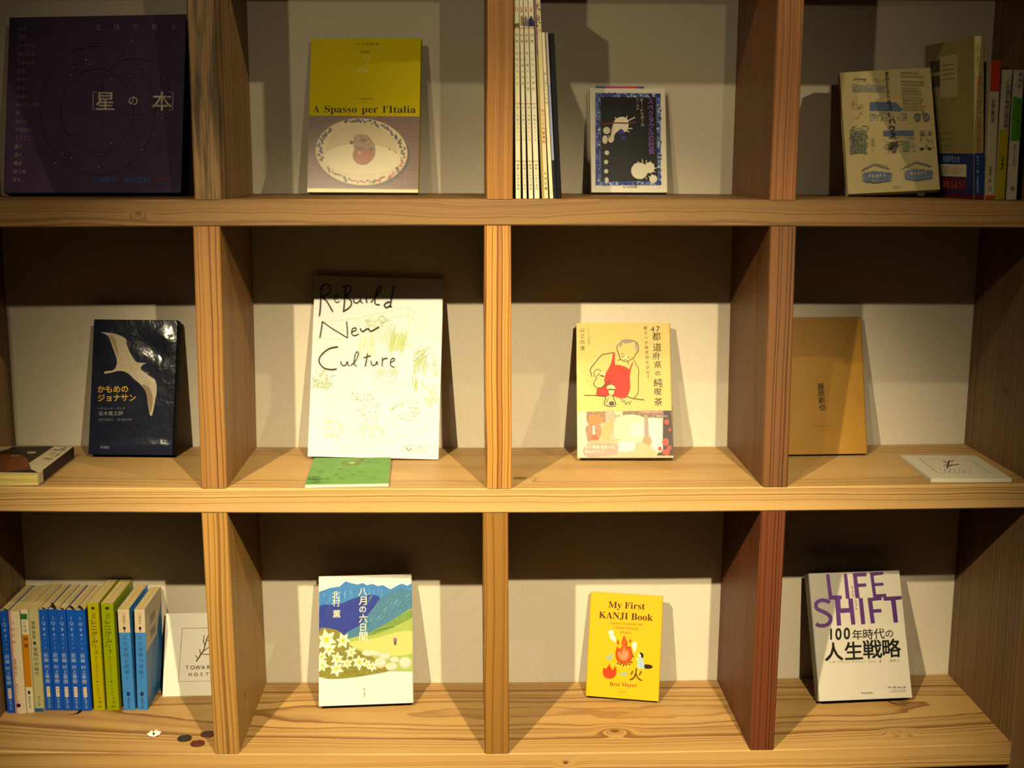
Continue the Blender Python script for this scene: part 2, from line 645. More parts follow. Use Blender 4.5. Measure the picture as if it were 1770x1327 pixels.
    def column(self, s, xa, ya, xb, yb, size, col, bold=0.0, sx=1.0):
        """vertical writing: first and last character centred on the two points"""
        n = len(s)
        ang = math.degrees(math.atan2(xb - xa, yb - ya))
        for i, ch in enumerate(s):
            if ch in ' \u3000':
                continue
            t = i / max(n - 1, 1)
            x, y = xa + (xb - xa) * t, ya + (yb - ya) * t
            if ch in 'ー－':
                dx, dy = (xb - xa), (yb - ya)
                ln = math.hypot(dx, dy) or 1
                self.line([(x - dx / ln * size * .38, y - dy / ln * size * .38), (x + dx / ln * size * .38, y + dy / ln * size * .38)],
                          size * 0.11, col, False)
            else:
                self.text(ch, x, y, size, col, bold, 'C', ang, sx=sx)

    def done(self, name, parent=None, label=None):
        """one mesh for print that belongs together; marks well apart on the face become meshes of their own"""
        if not self.f:
            return None
        n = len(self.v)
        root = list(range(n))

        def find(i):
            while root[i] != i:
                root[i] = root[root[i]]
                i = root[i]
            return i
        for fc in self.f:
            r0 = find(fc[0])
            for i in fc[1:]:
                root[find(i)] = r0
        rt = np.array([find(i) for i in range(n)])
        ids, isl = np.unique(rt, return_inverse=True)
        isl = isl.reshape(-1)
        P = np.array(self.v)
        k = len(ids)
        lo, hi = np.full((k, 3), 1e9), np.full((k, 3), -1e9)
        np.minimum.at(lo, isl, P)
        np.maximum.at(hi, isl, P)
        size = (hi - lo).max(axis=1)
        comp = list(range(k))

        def fc_(i):
            while comp[i] != i:
                comp[i] = comp[comp[i]]
                i = comp[i]
            return i
        for i in range(k):
            gap = np.maximum(0, np.maximum(lo[i] - hi[i + 1:], lo[i + 1:] - hi[i]))
            near = np.sqrt((gap ** 2).sum(axis=1)) <= np.maximum(16.0, 0.42 * np.maximum(size[i], size[i + 1:]))
            for j in np.nonzero(near)[0]:
                root_i, root_j = fc_(i), fc_(int(i + 1 + j))
                if root_i != root_j:
                    comp[root_j] = root_i
        piece = np.array([fc_(i) for i in range(k)])
        for pc in dict.fromkeys(piece.tolist()):
            vid = np.nonzero(piece[isl] == pc)[0]
            new = {int(o_): i for i, o_ in enumerate(vid)}
            fs_, fm_, ms_ = [], [], []
            for fc, mi in zip(self.f, self.fm):
                if fc[0] in new:
                    fs_.append(tuple(new[i] for i in fc))
                    m = self.ms[mi]
                    if m not in ms_:
                        ms_.append(m)
                    fm_.append(ms_.index(m))
            o = mesh_obj(name, [self.v[i] for i in vid], fs_, ms_, parent or self.parent, fm_)
            if label:
                o['label'] = label
        self.clear()


# ------------------------------------------------------------------ books
def wrap_path(w_, d_, side, r):
    """outer outline of a cover in plan; side = where the spine is. front of the thing is y = 0"""
    def arc(cx, cy, a0, a1, n=5):
        return [(cx + r * math.cos(math.radians(a0 + (a1 - a0) * i / n)), cy + r * math.sin(math.radians(a0 + (a1 - a0) * i / n))) for i in range(n + 1)]
    if side == 'L':
        return [(w_, 0)] + arc(r, r, 270, 180) + arc(r, d_ - r, 180, 90) + [(w_, d_)]
    if side == 'R':
        return [(0, d_)] + arc(w_ - r, d_ - r, 90, 0) + arc(w_ - r, r, 0, -90) + [(0, 0)]
    if side == 'F':
        return [(w_, d_)] + arc(w_ - r, r, 0, -90) + arc(r, r, 270, 180) + [(0, d_)]
    raise ValueError


def cover_mesh(name, w_, d_, H, side, c, r, material, parent):
    out = wrap_path(w_, d_, side, r)
    n = len(out)
    inn = []
    for i in range(n):
        a, b = out[max(i - 1, 0)], out[min(i + 1, n - 1)]
        dx, dy = b[0] - a[0], b[1] - a[1]
        ln = math.hypot(dx, dy)
        nx, ny = (dy / ln, -dx / ln)
        # inward: towards the middle of the book
        mx, my = w_ / 2 - out[i][0], d_ / 2 - out[i][1]
        if nx * mx + ny * my < 0:
            nx, ny = -nx, -ny
        inn.append((out[i][0] + nx * c, out[i][1] + ny * c))
    vs_, fs = [], []
    for z in (0, H):
        for p in out:
            vs_.append((p[0], p[1], z))
        for p in inn:
            vs_.append((p[0], p[1], z))
    m2 = 2 * n
    for i in range(n - 1):
        fs.append((i, i + 1, m2 + i + 1, m2 + i))
        fs.append((n + i, m2 + n + i, m2 + n + i + 1, n + i + 1))
        fs.append((i, n + i, n + i + 1, i + 1))
        fs.append((m2 + i, m2 + i + 1, m2 + n + i + 1, m2 + n + i))
    fs.append((0, m2, m2 + n, n))
    fs.append((n - 1, m2 - 1, m2 + 2 * n - 1, m2 + n - 1))
    o = mesh_obj(name, vs_, fs, material, parent)
    bm = bmesh.new()
    bm.from_mesh(o.data)
    bmesh.ops.recalc_face_normals(bm, faces=bm.faces)
    bm.to_mesh(o.data)
    bm.free()
    return o


def book(name, label, cat, pose, W, d_, H, side, cover, hard=False, group=None, page='#e3d2a4', r=None):
    """pose = (x, y, z, yaw, lean, roll) of the front bottom-left corner, mm and degrees"""
    x, y, z, yaw, lean, roll = pose
    t = thing(name, label, cat, (x, y, z), rot3(yaw, lean, roll), group)
    c = 2.2 if hard else 0.45
    r = r or min(d_ / 2.2 if side in 'LR' else W / 2.2, 2.6 if hard else 1.0)
    cm = cover_mesh('cover', W, d_, H, side, c, r, cover, t)
    m, zi = (3.0, 3.0) if hard else (0.6, 0.0 if not hard else 2)
    e = c + 0.05
    s = max(e, r * 0.45)
    if side == 'L':
        bx = (s, W - m, e, d_ - e)
    elif side == 'R':
        bx = (m, W - s, e, d_ - e)
    else:
        bx = (e, W - e, s, d_ - m)
    v, f = box(bx[0], bx[1], bx[2], bx[3], zi + 0.1, H - zi - 0.1)
    mesh_obj('page_block', v, f, pages_mat('X' if side == 'F' else 'Y', page), t)
    return t, cm


def rings_of(n, a, b):
    return [a + (b - a) * i / n for i in range(n + 1)]


# ====================================================================== top row of compartments
# --- black star atlas -------------------------------------------------
t, cm = book('picture_book', 'large square dark purple picture book of stars, leaning at the left of the top row', 'book',
             (-648.2, 153.2, 362.2, -9.0, 12.2, 0.5), 243, 28, 232, 'L', mat('#463656', 0.6, 0.15, 30), True, page='#1a1718')
s = Sheet(cm, 243, 232, [(55, 108), (1065, 85), (1040, 1108), (10, 1120)], rough=0.45)
for a, ch in enumerate('立体で見る'):
    s.text(ch, 567 + a * 106.5, 158, 30, '#8a8378')
s.text('星', 605, 582, 98, '#cfc4ab', 0.008)
s.text('の', 765, 580, 52, '#cfc4ab', 0.01)
s.text('本', 930, 580, 98, '#cfc4ab', 0.008)
s.line([(557, 530), (537, 530), (535, 630), (555, 632)], 3.5, '#cfc4ab', False)
s.line([(972, 528), (993, 528), (990, 630), (970, 630)], 3.5, '#cfc4ab', False)
s.done('title', label='pale title lettering in square brackets')
s.text('杉浦康平・北村正利', 690, 1035, 34, '#2f63b8', fit=330)
s.text('福音館書店', 935, 1028, 17, '#8a3346', fit=90)
s.done('author_name', label='small blue lettering')
lines = ['さあ', '星の', 'ひろがる', '夜の空を', 'そのまま', '立体', '絵本で', '見る', '星座の', 'めがねで見る', '本', '星たち', '宇宙旅行', 'すぐここで', '遠く', '近く', '開き', 'はじめ', 'ます。']
for i, l_ in enumerate(lines):
    s.text(l_, 112 - 2.2 * i, 170 + 48.5 * i, 21, '#80796f' if i < 14 else '#a59c8c', align='L')
s.done('side_lettering')
stars = [(497, 347, 6), (521, 371, 5), (420, 388, 5), (407, 433, 4), (745, 440, 5), (757, 235, 4), (512, 420, 4), (705, 395, 4), (757, 400, 4),
         (835, 400, 4), (930, 680, 3), (640, 826, 6), (315, 743, 5), (457, 793, 4), (410, 913, 5), (360, 888, 5), (568, 960, 6), (318, 940, 5),
         (730, 925, 4), (817, 860, 5), (885, 775, 4), (237, 870, 4), (838, 548, 4), (312, 215, 3), (642, 460, 4), (895, 380, 3), (940, 445, 3)]
rnd = random.Random(3)
for x, y, r_ in stars:
    s.oval(x, y, r_ * .8, r_ * .7, rnd.choice(['#b9b0c6', '#8f7fb0', '#c9b9a0']), n=8)
for _ in range(150):
    x, y = rnd.uniform(200, 1000), rnd.uniform(200, 1010)
    s.oval(x, y, 2, 2, rnd.choice(['#5b4f86', '#6a3b52', '#4b5a8c', '#7d6a4e']), n=6)
for (cx, cy, rx, ry) in [(560, 640, 330, 370), (560, 640, 210, 240), (780, 500, 190, 160)]:
    s.line([(cx + rx * math.cos(a * .3), cy + ry * math.sin(a * .3)) for a in range(21)], 1.6, '#221c38', True, True)
for a, b in [((497, 347), (420, 388)), ((705, 395), (745, 440)), ((640, 826), (568, 960)), ((360, 888), (410, 913)), ((817, 860), (885, 775)), ((757, 400), (835, 400)), ((315, 743), (457, 793))]:
    s.line([a, b], 1.5, '#3d2c50', False)
s.done('star_chart')

# --- yellow cookbook ----------------------------------------------------
Y_ = '#dcc806'
t, cm = book('cookbook', 'olive yellow cookbook with a photograph of an oval flowered plate, top row', 'book',
             (-252.0, 161.0, 363.8, -4.5, 14.3, 0.0), 147.9, 13, 208.8, 'R', mat(Y_, 0.6, 0.05, 300, 0, 0.05), False, page='#d8c690')
s = Sheet(cm, 147.9, 208.8, [(78, 83), (1680, 100), (1620, 2365), (6, 2342)], rough=0.42)
# drawing units here: 8.43 per photograph pixel, origin at the top left of the cover's neighbourhood
s.text('イタリア料理の本', 885, 178, 46, '#4d4406', fit=360)
s.text('米沢亜衣', 868, 293, 38, '#4d4406', fit=165)
s.line([(745, 560), (760, 530), (790, 535), (800, 560), (870, 572), (905, 548)], 13, '#e2dc90')
s.line([(800, 560), (750, 572), (745, 555)], 13, '#e2dc90')
s.line([(815, 548), (870, 480), (912, 410), (918, 370), (890, 352), (858, 362), (848, 385)], 9, '#e2dc90')
s.done('volume_number', label='pale handwritten numeral 2')
s.text('𝐋𝐚 𝐒𝐞𝐦𝐩𝐥𝐢𝐜𝐢𝐭𝐚', 845, 978, 36, '#4d4406', fit=250)
s.line([(780, 1024), (885, 1026)], 4, '#6d6210', False)
for wd, x, y, ft in (('𝐀', 145, 1120, 90), ('𝐒𝐩𝐚𝐬𝐬𝐨', 500, 1128, 470), ('𝐩𝐞𝐫', 925, 1138, 235), ('𝐥’𝐈𝐭𝐚𝐥𝐢𝐚', 1353, 1138, 480)):
    g = glyphs(wd)
    s.text(wd, x, 1172 + (x - 145) * 0.015, 148, '#33210c', align='C', fit=ft, valign='B', ang=-0.9)
s.done('title', label='black serif title line')
# photograph
s.rough, s.spec = 0.3, 0.22
o_ = 1222
s.poly([(0, 1216), (1690, 1246), (1625, o_ + 1100), (2, o_ + 1066)], '#6c4236', var=0.25)
for k in range(9):
    yy = 1290 + k * 118
    s.line([(10, yy), (800, yy + 12), (1640, yy + 22)], 5, '#4a2a22', False)
s.oval(820, o_ + 570, 690, 500, '#3a2430', 4)
s.oval(800, o_ + 535, 672, 492, '#c59a5a', 4, 48)
s.oval(800, o_ + 532, 660, 482, '#d8c69a', 4, 48)
s.oval(805, o_ + 500, 520, 370, '#cdb787', 4, 40)
s.oval(800, o_ + 640, 560, 220, '#e2d3a8', 2, 40)
for i in range(110):
    a = i / 110 * 2 * math.pi
    if 2.55 < a < 2.75 or 3.9 < a < 4.3:
        continue
    rr = rnd.uniform(0.88, 0.97)
    x, y = 800 + 660 * rr * math.cos(a), o_ + 532 + 482 * rr * math.sin(a) + 40 * math.cos(a)
    pal = ['#a04a44', '#b4605a', '#6a3038', '#56603a', '#c08a7a'] if 0 < a < 3 else ['#2a2a44', '#3c3450', '#4a4a3c', '#6d4450']
    s.oval(x, y, rnd.uniform(12, 34), rnd.uniform(10, 26), rnd.choice(pal), rnd.uniform(0, 180), 9)
s.poly([(690, 330 + o_), (760, 280 + o_), (880, 290 + o_), (960, 380 + o_), (1000, 470 + o_), (990, 600 + o_), (900, 700 + o_), (810, 725 + o_), (720, 690 + o_), (670, 600 + o_), (690, 500 + o_)], '#9a7a50', True, var=0.2)
s.poly([(690, 560 + o_), (800, 500 + o_), (960, 530 + o_), (960, 630 + o_), (890, 705 + o_), (810, 722 + o_), (720, 690 + o_)], '#a8582a', True, var=0.2)
s.oval(770, o_ + 550, 22, 26, '#d09a80')
s.oval(940, o_ + 500, 30, 26, '#7a3c34')
s.oval(790, o_ + 490, 80, 26, '#8a5240')
s.oval(655, o_ + 398, 28, 28, '#45402f')
s.oval(1208, o_ + 503, 12, 12, '#4d3a20')
s.oval(1296, o_ + 545, 10, 10, '#4d3a20')
s.oval(830, o_ + 365, 60, 30, '#6e5a34')
s.done('plate_photograph', label='photograph of an oval plate on brown wood')
s.poly([(2, o_ + 1060), (1625, o_ + 1092), (1625, o_ + 1145), (2, o_ + 1125)], '#e8d49a')
s.line([(2, o_ + 1064), (1625, o_ + 1096)], 9, '#b79a1c', False)
s.done('paper_band')

# --- splatter paperback ---------------------------------------------------
t, cm = book('paperback', 'small white paperback with black panel, white ink splashes and blue marbled border', 'book',
             (127.7, 175.2, 364.3, 2.5, 13.4, 0.0), 104, 14, 142.5, 'R', mat('#e9dfcb', 0.4), False)
s = Sheet(cm, 104, 142.5, [(218, 190), (942, 188), (960, 1180), (235, 1175)], rough=0.4)
s.rect(272, 235, 895, 1112, '#5d6fae', 0.2)
for i in range(230):
    e_ = rnd.random()
    if e_ < .25:
        x, y = rnd.uniform(282, 895), rnd.uniform(242, 270)
    elif e_ < .5:
        x, y = rnd.uniform(282, 900), rnd.uniform(1078, 1100)
    elif e_ < .75:
        x, y = rnd.uniform(284, 318), rnd.uniform(250, 1095)
    else:
        x, y = rnd.uniform(866, 892), rnd.uniform(250, 1095)
    s.oval(x, y, rnd.uniform(8, 22), rnd.uniform(6, 16), rnd.choice(['#2a3a9a', '#2f3fa8', '#1d2a6e', '#c7cbd8', '#8fa7c4', '#39308c', '#2a3a9a']), rnd.uniform(0, 180), 8)
s.done('marbled_border', label='blue marbled border')
s.poly([(322, 275), (848, 275), (865, 1070), (326, 1072)], '#0e0c10')
W_ = '#e9dfc6'
s.poly([(470, 480), (520, 462), (570, 478), (588, 530), (572, 590), (540, 608), (500, 598), (470, 610), (450, 640), (443, 690), (418, 708), (400, 685), (415, 640), (430, 560), (448, 510)], W_, True)
s.oval(378, 592, 34, 34, W_)
s.oval(362, 678, 26, 40, W_)
s.oval(418, 680, 26, 28, W_)
for a, b in [((580, 500), (648, 465)), ((470, 490), (458, 466)), ((565, 475), (574, 452)), ((580, 572), (622, 572)), ((560, 590), (596, 606)), ((400, 650), (392, 640))]:
    s.line([a, b], 9, W_, False)
s.oval(380, 803, 22, 22, W_)
s.oval(372, 890, 20, 21, W_)
s.oval(373, 978, 20, 21, W_)
s.oval(378, 1062, 19, 28, W_)
s.oval(690, 975, 80, 78, W_)
s.oval(786, 945, 48, 52, W_)
s.oval(822, 1052, 38, 38, W_)
for k in range(16):
    a = k * .393 + .2
    s.line([(735 + 75 * math.cos(a), 970 + 66 * math.sin(a)), (735 + rnd.uniform(105, 130) * math.cos(a), 965 + rnd.uniform(90, 108) * math.sin(a))], 7, W_, False)
s.oval(515, 605, 28, 26, '#34339a')
s.oval(538, 662, 24, 22, '#2d2c86')
s.line([(335, 535), (450, 520), (580, 522), (655, 512)], 12, '#7c2a3c')
s.done('ink_splash', label='black panel with white ink splashes')
s.column('スペクタクルの社会', 795, 312, 805, 785, 56, '#8a5fc0', 0.012, sx=0.95)
s.done('title', label='purple vertical lettering')
s.column('ギー・ドゥボール', 712, 300, 720, 535, 34, '#d8cfb8')
s.column('木下誠訳', 670, 290, 674, 385, 20, '#b8b0a0')
s.text('ちくま学芸文庫', 600, 1126, 20, '#2a2620', fit=130)
s.done('author_name')
v, f = box(9, 76, 6, 7.2, 60, 147.2)
lf = mesh_obj('tucked_leaflet', v, f, mat('#c23a6a', 0.5), t)
s = Sheet(lf, 67, 87.2, O=(9, 6, 60), rough=0.5)
s.rect(0, 0, 13, 8, '#3a6aa8')
s.rect(20, 0, 44, 8, '#a84a9a')
s.rect(40, 0, 56, 8, '#d83a5a')
s.rect(56, 0, 67, 8, '#5a5aa8')
s.done('leaflet_print')

# --- house book -----------------------------------------------------------
HW, HH = 120.0, 168.0
t, cm = book('picture_book', 'cream book with blue ink drawings of houses leaning on a tall cream book', 'book',
             (466.0, 137.0, 364.0, -6.0, 17.5, 3.4), HW, 14, HH, 'R', mat('#b09e70', 0.5), False)
s = Sheet(cm, HW, HH, [(212, 430), (735, 385), (800, 1117), (283, 1120)], rough=0.5)
s.ink = 0.36
B1, B2, B3, B4 = '#6c7f9a', '#8b93a2', '#6f8a88', '#57628c'


def scrib(x0, y0, x1, y1, n, col, wd=2.0, seed_=1):
    q = random.Random(seed_)
    for _ in range(n):
        x, y = q.uniform(x0, x1), q.uniform(y0, y1)
        l_ = q.uniform(8, 26)
        if q.random() < .5:
            s.line([(x, y), (min(x + l_, x1), y + q.uniform(-3, 3))], wd, col, False)
        else:
            s.line([(x, y), (x + q.uniform(-3, 3), min(y + l_, y1))], wd, col, False)


s.rect(285, 500, 470, 545, '#a9a384', 0.2)
scrib(285, 455, 495, 545, 70, B2, 2.2, 2)
s.line([(290, 470), (362, 466)], 5, '#5a5a52')
s.poly([(385, 605), (530, 600), (575, 640), (560, 655), (385, 652)], B1, var=0.2)
s.poly([(385, 600), (470, 600), (470, 648), (385, 650)], '#6a739c')
scrib(385, 660, 600, 712, 80, B2, 2.2, 4)
s.rect(465, 768, 640, 800, B1, 0.2)
s.poly([(465, 770), (500, 768), (500, 800), (465, 798)], '#6f6f9c')
scrib(470, 805, 650, 895, 90, B2, 2, 5)
s.rect(575, 830, 615, 890, '#9aa07c', 0.2)
s.rect(285, 765, 372, 895, '#92906e', 0.2)
scrib(280, 740, 380, 900, 120, '#5d7a6c', 2.5, 6)
scrib(285, 780, 330, 890, 40, '#6a5a5a', 2.5, 7)
for cx in (657, 710):
    s.line([(cx + 17 * math.cos(a * .5), 692 + 22 * math.sin(a * .5)) for a in range(13)], 5, B4, True, True)
    s.oval(cx, 692, 10, 13, B2)
s.line([(657, 692), (680, 672), (710, 692), (698, 662), (682, 672)], 4, B3)
for cx, cy, w2 in ((435, 990, 1), (668, 985, 1.05)):
    s.line([(cx - 85 * w2, cy + 5), (cx - 15, cy - 28), (cx + 70 * w2, cy)], 5, '#73808e', False)
    s.line([(cx - 80 * w2, cy - 4), (cx - 15, cy - 35), (cx + 62 * w2, cy - 12)], 3, '#8f9690', False)
    s.poly([(cx - 75, cy + 18), (cx - 20, cy + 8), (cx + 85, cy + 25), (cx + 78, cy + 65), (cx - 5, cy + 78), (cx - 75, cy + 62)], '#7c88a2', var=0.2)
    for k in range(5):
        s.rect(cx - 45 + k * 20, cy + 28, cx - 35 + k * 20, cy + 44, '#d9caa0')
    scrib(cx - 75, cy + 15, cx + 80, cy + 75, 40, '#56628e', 2, 8)
scrib(395, 790, 420, 890, 14, '#8e8468', 2, 9)
scrib(285, 580, 345, 700, 26, '#8e8468', 2, 10)
scrib(670, 770, 755, 885, 40, '#8a8070', 2, 11)
for cx in (685, 730):
    s.oval(cx, 785, 10, 12, '#8a8a80')
    s.oval(cx, 878, 12, 6, '#4a4438')
s.done('house_drawings', label='blue and grey ink drawings of small houses')
# lettering: one column from (475, 430) to (517, 870)
for ch, x, y, z_ in (('ま', 474, 432, 30), ('ち', 476, 462, 28), ('と', 477, 490, 26), ('く', 479, 514, 26), ('ら', 483, 540, 26), ('し', 487, 562, 26),
                     ('の', 490, 602, 30), ('ス', 496, 634, 30), ('ハ', 510, 712, 40), ('ウ', 510, 756, 42), ('ス', 516, 800, 42), ('考', 518, 864, 68)):
    s.text(ch, x, y, z_ * 0.86, '#161210', 0.016 if ch != '考' else 0.006)
s.line([(490, 668), (494, 690)], 5, '#161210', False)
s.ink = 0.6
s.done('title', label='black brush lettering in one column')
for k in range(12):
    y = (424, 445)[k] if k < 2 else 478 + (k - 2) * 18.7
    q = rnd
    x = 556 + (k * 1.7 if k > 1 else 0)
    for j in range(rnd.randint(9, 13)):
        s.text(rnd.choice('街住家森村会研究事務所編著建築'), x + j * 10.6, y, 9.5, '#3a3324' if k % 3 != 1 else '#6a6250')
s.text('株式会社', 545, 1095, 9, '#3a3324')
s.done('contributor_lines')

# --- magazines at the left of the third compartment ------------------------
MAG = 'magazines standing beside the second divider of the top row'
mags = [
    (19.5, 8, 0.8, 6.2, 210, 280, '#d2c9a6', 'a'), (28.4, 9, 1.4, 4.5, 210, 279, '#d6cdb0', 'b'),
    (35.5, 8, 2.0, 5.3, 210, 280, '#d4cbac', 'c'), (42.4, 8, 2.3, 6.2, 210, 279, '#d9d2b6', 'd'),
]
lab = ['white magazine spine touching the second divider, with red digits 11 and red rules',
       'thin white magazine, second from the second divider, with a red digit 2',
       'white magazine with a red digit 5 near the top of its spine',
       'white magazine with a dark blue picture and digit 8 near the top of its spine']
num = ['11', '2', '5', '8']
txt = ['特集いま考えるべき', '特集　手仕事の風景', '特集　街と暮らしの場', '特集　これからの場所']
for (x, y, roll, th, dp, H, col, key), lb, nm, tx in zip(mags, lab, num, txt):
    t, cm = book('magazine', lb, 'magazine', (x, y, zb('A', x) + 0.3, 0, 0, roll), th, dp, H, 'F', mat(col, 0.35), False, MAG, page='#ddd2b4')
    s = Sheet(cm, th, H, rough=0.35)
    R_ = '#a0413a'
    top = H - 230          # how far the upper edge of the photograph is below the top
    s.rect(0, top + 29.5, th, top + 30.3, R_)
    s.rect(0, top + 117, th, top + 117.8, R_)
    s.rect(0, top + 185, th, top + 185.8, R_)
    if nm:
        s.text(nm, th / 2, top + 8.5, 7.6, '#b03a30' if nm != '8' else '#c07a40', 0.02, sx=.62)
    if key in 'acd':
        c_ = {'a': '#5a5a40', 'c': '#7a6878', 'd': '#2a2a5a'}[key]
        s.poly([(0, top + 20), (th * .5, top + 15), (th, top + 22), (th, top + 28), (0, top + 28)] if key != 'a' else
               [(0, top + 25), (th, top + 24), (th, top + 29), (0, top + 29)], c_, var=0.3)
    else:
        s.rect(th * .3, top + 16, th, top + 27, '#8a7a50', 0.3)
    sz = min(th * .55, 3.1)
    s.column(tx, th / 2, top + 38, th / 2, top + 38 + len(tx) * 6.2, sz, '#5d584a')
    s.column('第二特集今をつくる', th / 2, top + 122, th / 2, top + 160, sz * .85, '#7d7868')
    s.column('建築と社会の実践', th / 2, top + 190, th / 2, top + 218, sz * .85, '#5d584a')
    s.done('spine_print')
# a book of a different kind: beige with flowers
t, cm = book('magazine', 'beige mook with faded purple flowers and red lettering on its spine, fifth from the divider', 'magazine',
             (51.6, 9, zb('A', 51) + .3, 0, 0, 2.85), 7.6, 205, 276, 'F', mat('#d6c49a', 0.35), False, MAG)
s = Sheet(cm, 7.6, 276, rough=0.35)
s.rect(0, 0, 2.8, 106, '#8a6a6a', 0.3)
s.rect(0, 106, 2.8, 276, '#9a8648')
for k in range(26):
    s.oval(rnd.uniform(2, 6.5), rnd.uniform(46, 84), rnd.uniform(.5, 1.2), rnd.uniform(.6, 1.4), rnd.choice(['#6a4a6a', '#8a6a7a', '#5a5244']), n=8)
s.column('手づくりの家具帖', 5.0, 172, 5.2, 208, 3.4, '#c8523c', 0.01)
s.column('生活文庫', 5.2, 246, 5.2, 264, 3.2, '#4d4634')
s.done('spine_print')
t, cm = book('magazine', 'slim cream booklet with tiny black lettering, left of the silver-blue one', 'magazine',
             (61.2, 12, zb('A', 61) + .3, 0, 0, 3.5), 4.2, 150, 196, 'F', mat('#e3d6ae', 0.4), False, MAG)
s = Sheet(cm, 4.2, 196, rough=0.4)
s.column('美しい暮らし', 2.1, 48, 2.1, 66, 2.4, '#3a352a')
s.column('の本棚', 2.1, 72, 2.1, 82, 2.2, '#3a352a')
s.column('文化社', 2.1, 182, 2.1, 190, 2.0, '#6a6250')
s.done('spine_print')
t, cm = book('magazine', 'slim silver-blue booklet standing against the black one', 'magazine',
             (66.0, 14, zb('A', 66) + .3, 0, 0, 3.4), 3.0, 150, 196, 'F', mat('#b3a9a8', 0.35), False, MAG)
s = Sheet(cm, 3.0, 196, rough=0.4)
s.rect(0, 60, 3, 150, '#8f96b8')
s.rect(0, 150, 3, 196, '#1a1a2a')
s.done('spine_print')
book('magazine', 'black booklet at the right end of the magazine row, top row', 'magazine',
     (69.6, 14, zb('A', 69) + .3, 0, 0, 3.3), 6.4, 165, 195, 'F', mat('#0d0c14', 0.4), False, MAG, page='#2a2620')

# --- tall cream book seen from its back cover --------------------------------
t, cm = book('hardback', 'tall cream book with blue paper band, its back cover and spine in view, top right', 'book',
             (611.5, 78, zb('A', 620) + .4, 4.2, 0, 4.0), 13.5, 143, 203, 'F', mat('#9a8c58', 0.5), False, r=1.6)
s = Sheet(cm, 13.5, 203, rough=0.4)
s.column('台湾の台所から', 4.5, 12, 4.5, 40, 3.6, '#4d4630')
s.column('世界をつなぐごちそう', 6.5, 52, 6.5, 120, 7.2, '#9c5a3c', 0.02)
s.column('旅とレシピ', 6.5, 127, 6.5, 144, 6.0, '#9c5a3c', 0.02)
s.done('title', label='rust-red vertical lettering')
s.rect(0, 145, 13.5, 197, '#23356e')
s.rect(0, 197, 13.5, 203, '#5e1c2a')
s.column('食べて、旅', 5, 150, 5, 168, 3.2, '#a8b4c8')
s.column('文芸春秋社刊', 5, 176, 5, 194, 2.6, '#a8b4c8')
s.done('paper_band', label='dark blue paper band')
# left face: seen from outside, x runs from the back edge (y = 143) to the spine (y = 0)
s = Sheet(cm, 142, 203, O=(0, 142.5, 0), X=(0, -1, 0), rough=0.4)
s.rect(45, 18, 96, 72, '#b8ab80')
for (x, y) in ((30, 22), (30, 42)):
    s.rect(x - 16, y, x + 14, y + 15, '#4b463a', 0.3)
for y in (30, 36, 42, 48):
    s.line([(52, y), (88, y)], 1.6, '#7d7660', False)
s.done('barcode_panel')
for y, l_ in ((118, 42), (126, 50), (134, 50), (140, 40)):
    s.line([(30, y), (30 + l_, y)], 1.4, '#837a56', False)
s.done('back_lettering')
s.rect(0, 145, 142, 197, '#23356e')
s.rect(0, 197, 142, 203, '#5e1c2a')
s.rect(35, 159, 122, 175, '#d6c9a4')
s.rect(35, 177, 122, 193, '#6e2430', 0.2)
s.text('台湾好吃大全', 78, 152, 8, '#a8b4c8', fit=50)
s.text('お腹いっぱい', 78, 167, 9, '#b0645a', fit=60)
s.text('旅をしよう！', 82, 185, 9, '#c07a3a', fit=64)
s.done('paper_band')

# --- three small books at the far right --------------------------------------
NB = 'slim paperbacks at the right end of the top row'
t, cm = book('paperback', 'slim white paperback with red top, leftmost of three at far right', 'book',
             (625.4, 76, zb('A', 630) + .4, 0, 0, 1.6), 12.4, 106, 173, 'F', mat('#a89a80', 0.5), False, NB)
s = Sheet(cm, 12.4, 173, rough=0.45)
s.rect(0, 0, 12.4, 38, '#a8301a')
s.rect(0, 168, 12.4, 173, '#a8301a')
s.column('京都と闇社会', 5.2, 50, 5.2, 74, 4.4, '#3a3028', 0.02)
s.column('宮崎学・他', 5.2, 133, 5.2, 149, 3.4, '#3a3028', 0.01)
s.line([(4, 160), (6.5, 158), (8, 161), (5.5, 163), (4, 160)], .6, '#5a5048')
s.done('spine_print')
t, cm = book('paperback', 'slim white and yellow paperback, middle one of three at the far right', 'book',
             (638.4, 76, zb('A', 644) + .4, 0, 0, 0.6), 12.2, 106, 162, 'F', mat('#a69c88', 0.5), False, NB)
s = Sheet(cm, 12.2, 162, rough=0.45)
s.rect(0, 74, 12.2, 162, '#96840e')
s.column('この国の食卓の現在地', 8, 16, 8, 70, 5.4, '#2a2620', 0.02)
s.column('山本謙治', 6.5, 108, 6.5, 122, 3.4, '#2a2620', 0.02)
s.rect(3, 146, 10, 161, '#8a7a10')
s.rect(3.8, 147, 9.2, 160, '#96840e')
s.done('spine_print')
t, cm = book('paperback', 'slim paperback with bright green middle on its spine, rightmost of the top row', 'book',
             (654.0, 76, zb('A', 660) + .4, 0, 0, 0.9), 12.4, 106, 162, 'F', mat('#a89e8a', 0.5), False, NB)
s = Sheet(cm, 12.4, 162, rough=0.45)
s.poly([(0, 32), (12.4, 36), (12.4, 88), (0, 88)], '#437c18')
s.column('東浩紀', 8, 6, 8, 20, 4.6, '#3a3030', 0.02)
s.column('弱いつながり', 8, 40, 8, 80, 4.6, '#2a4a18', 0.02)
s.column('検索ワードを探す旅', 6, 94, 6, 118, 2.8, '#4a443a')
s.oval(6.5, 148, 3, 3.2, '#5a6e30')
s.done('spine_print')

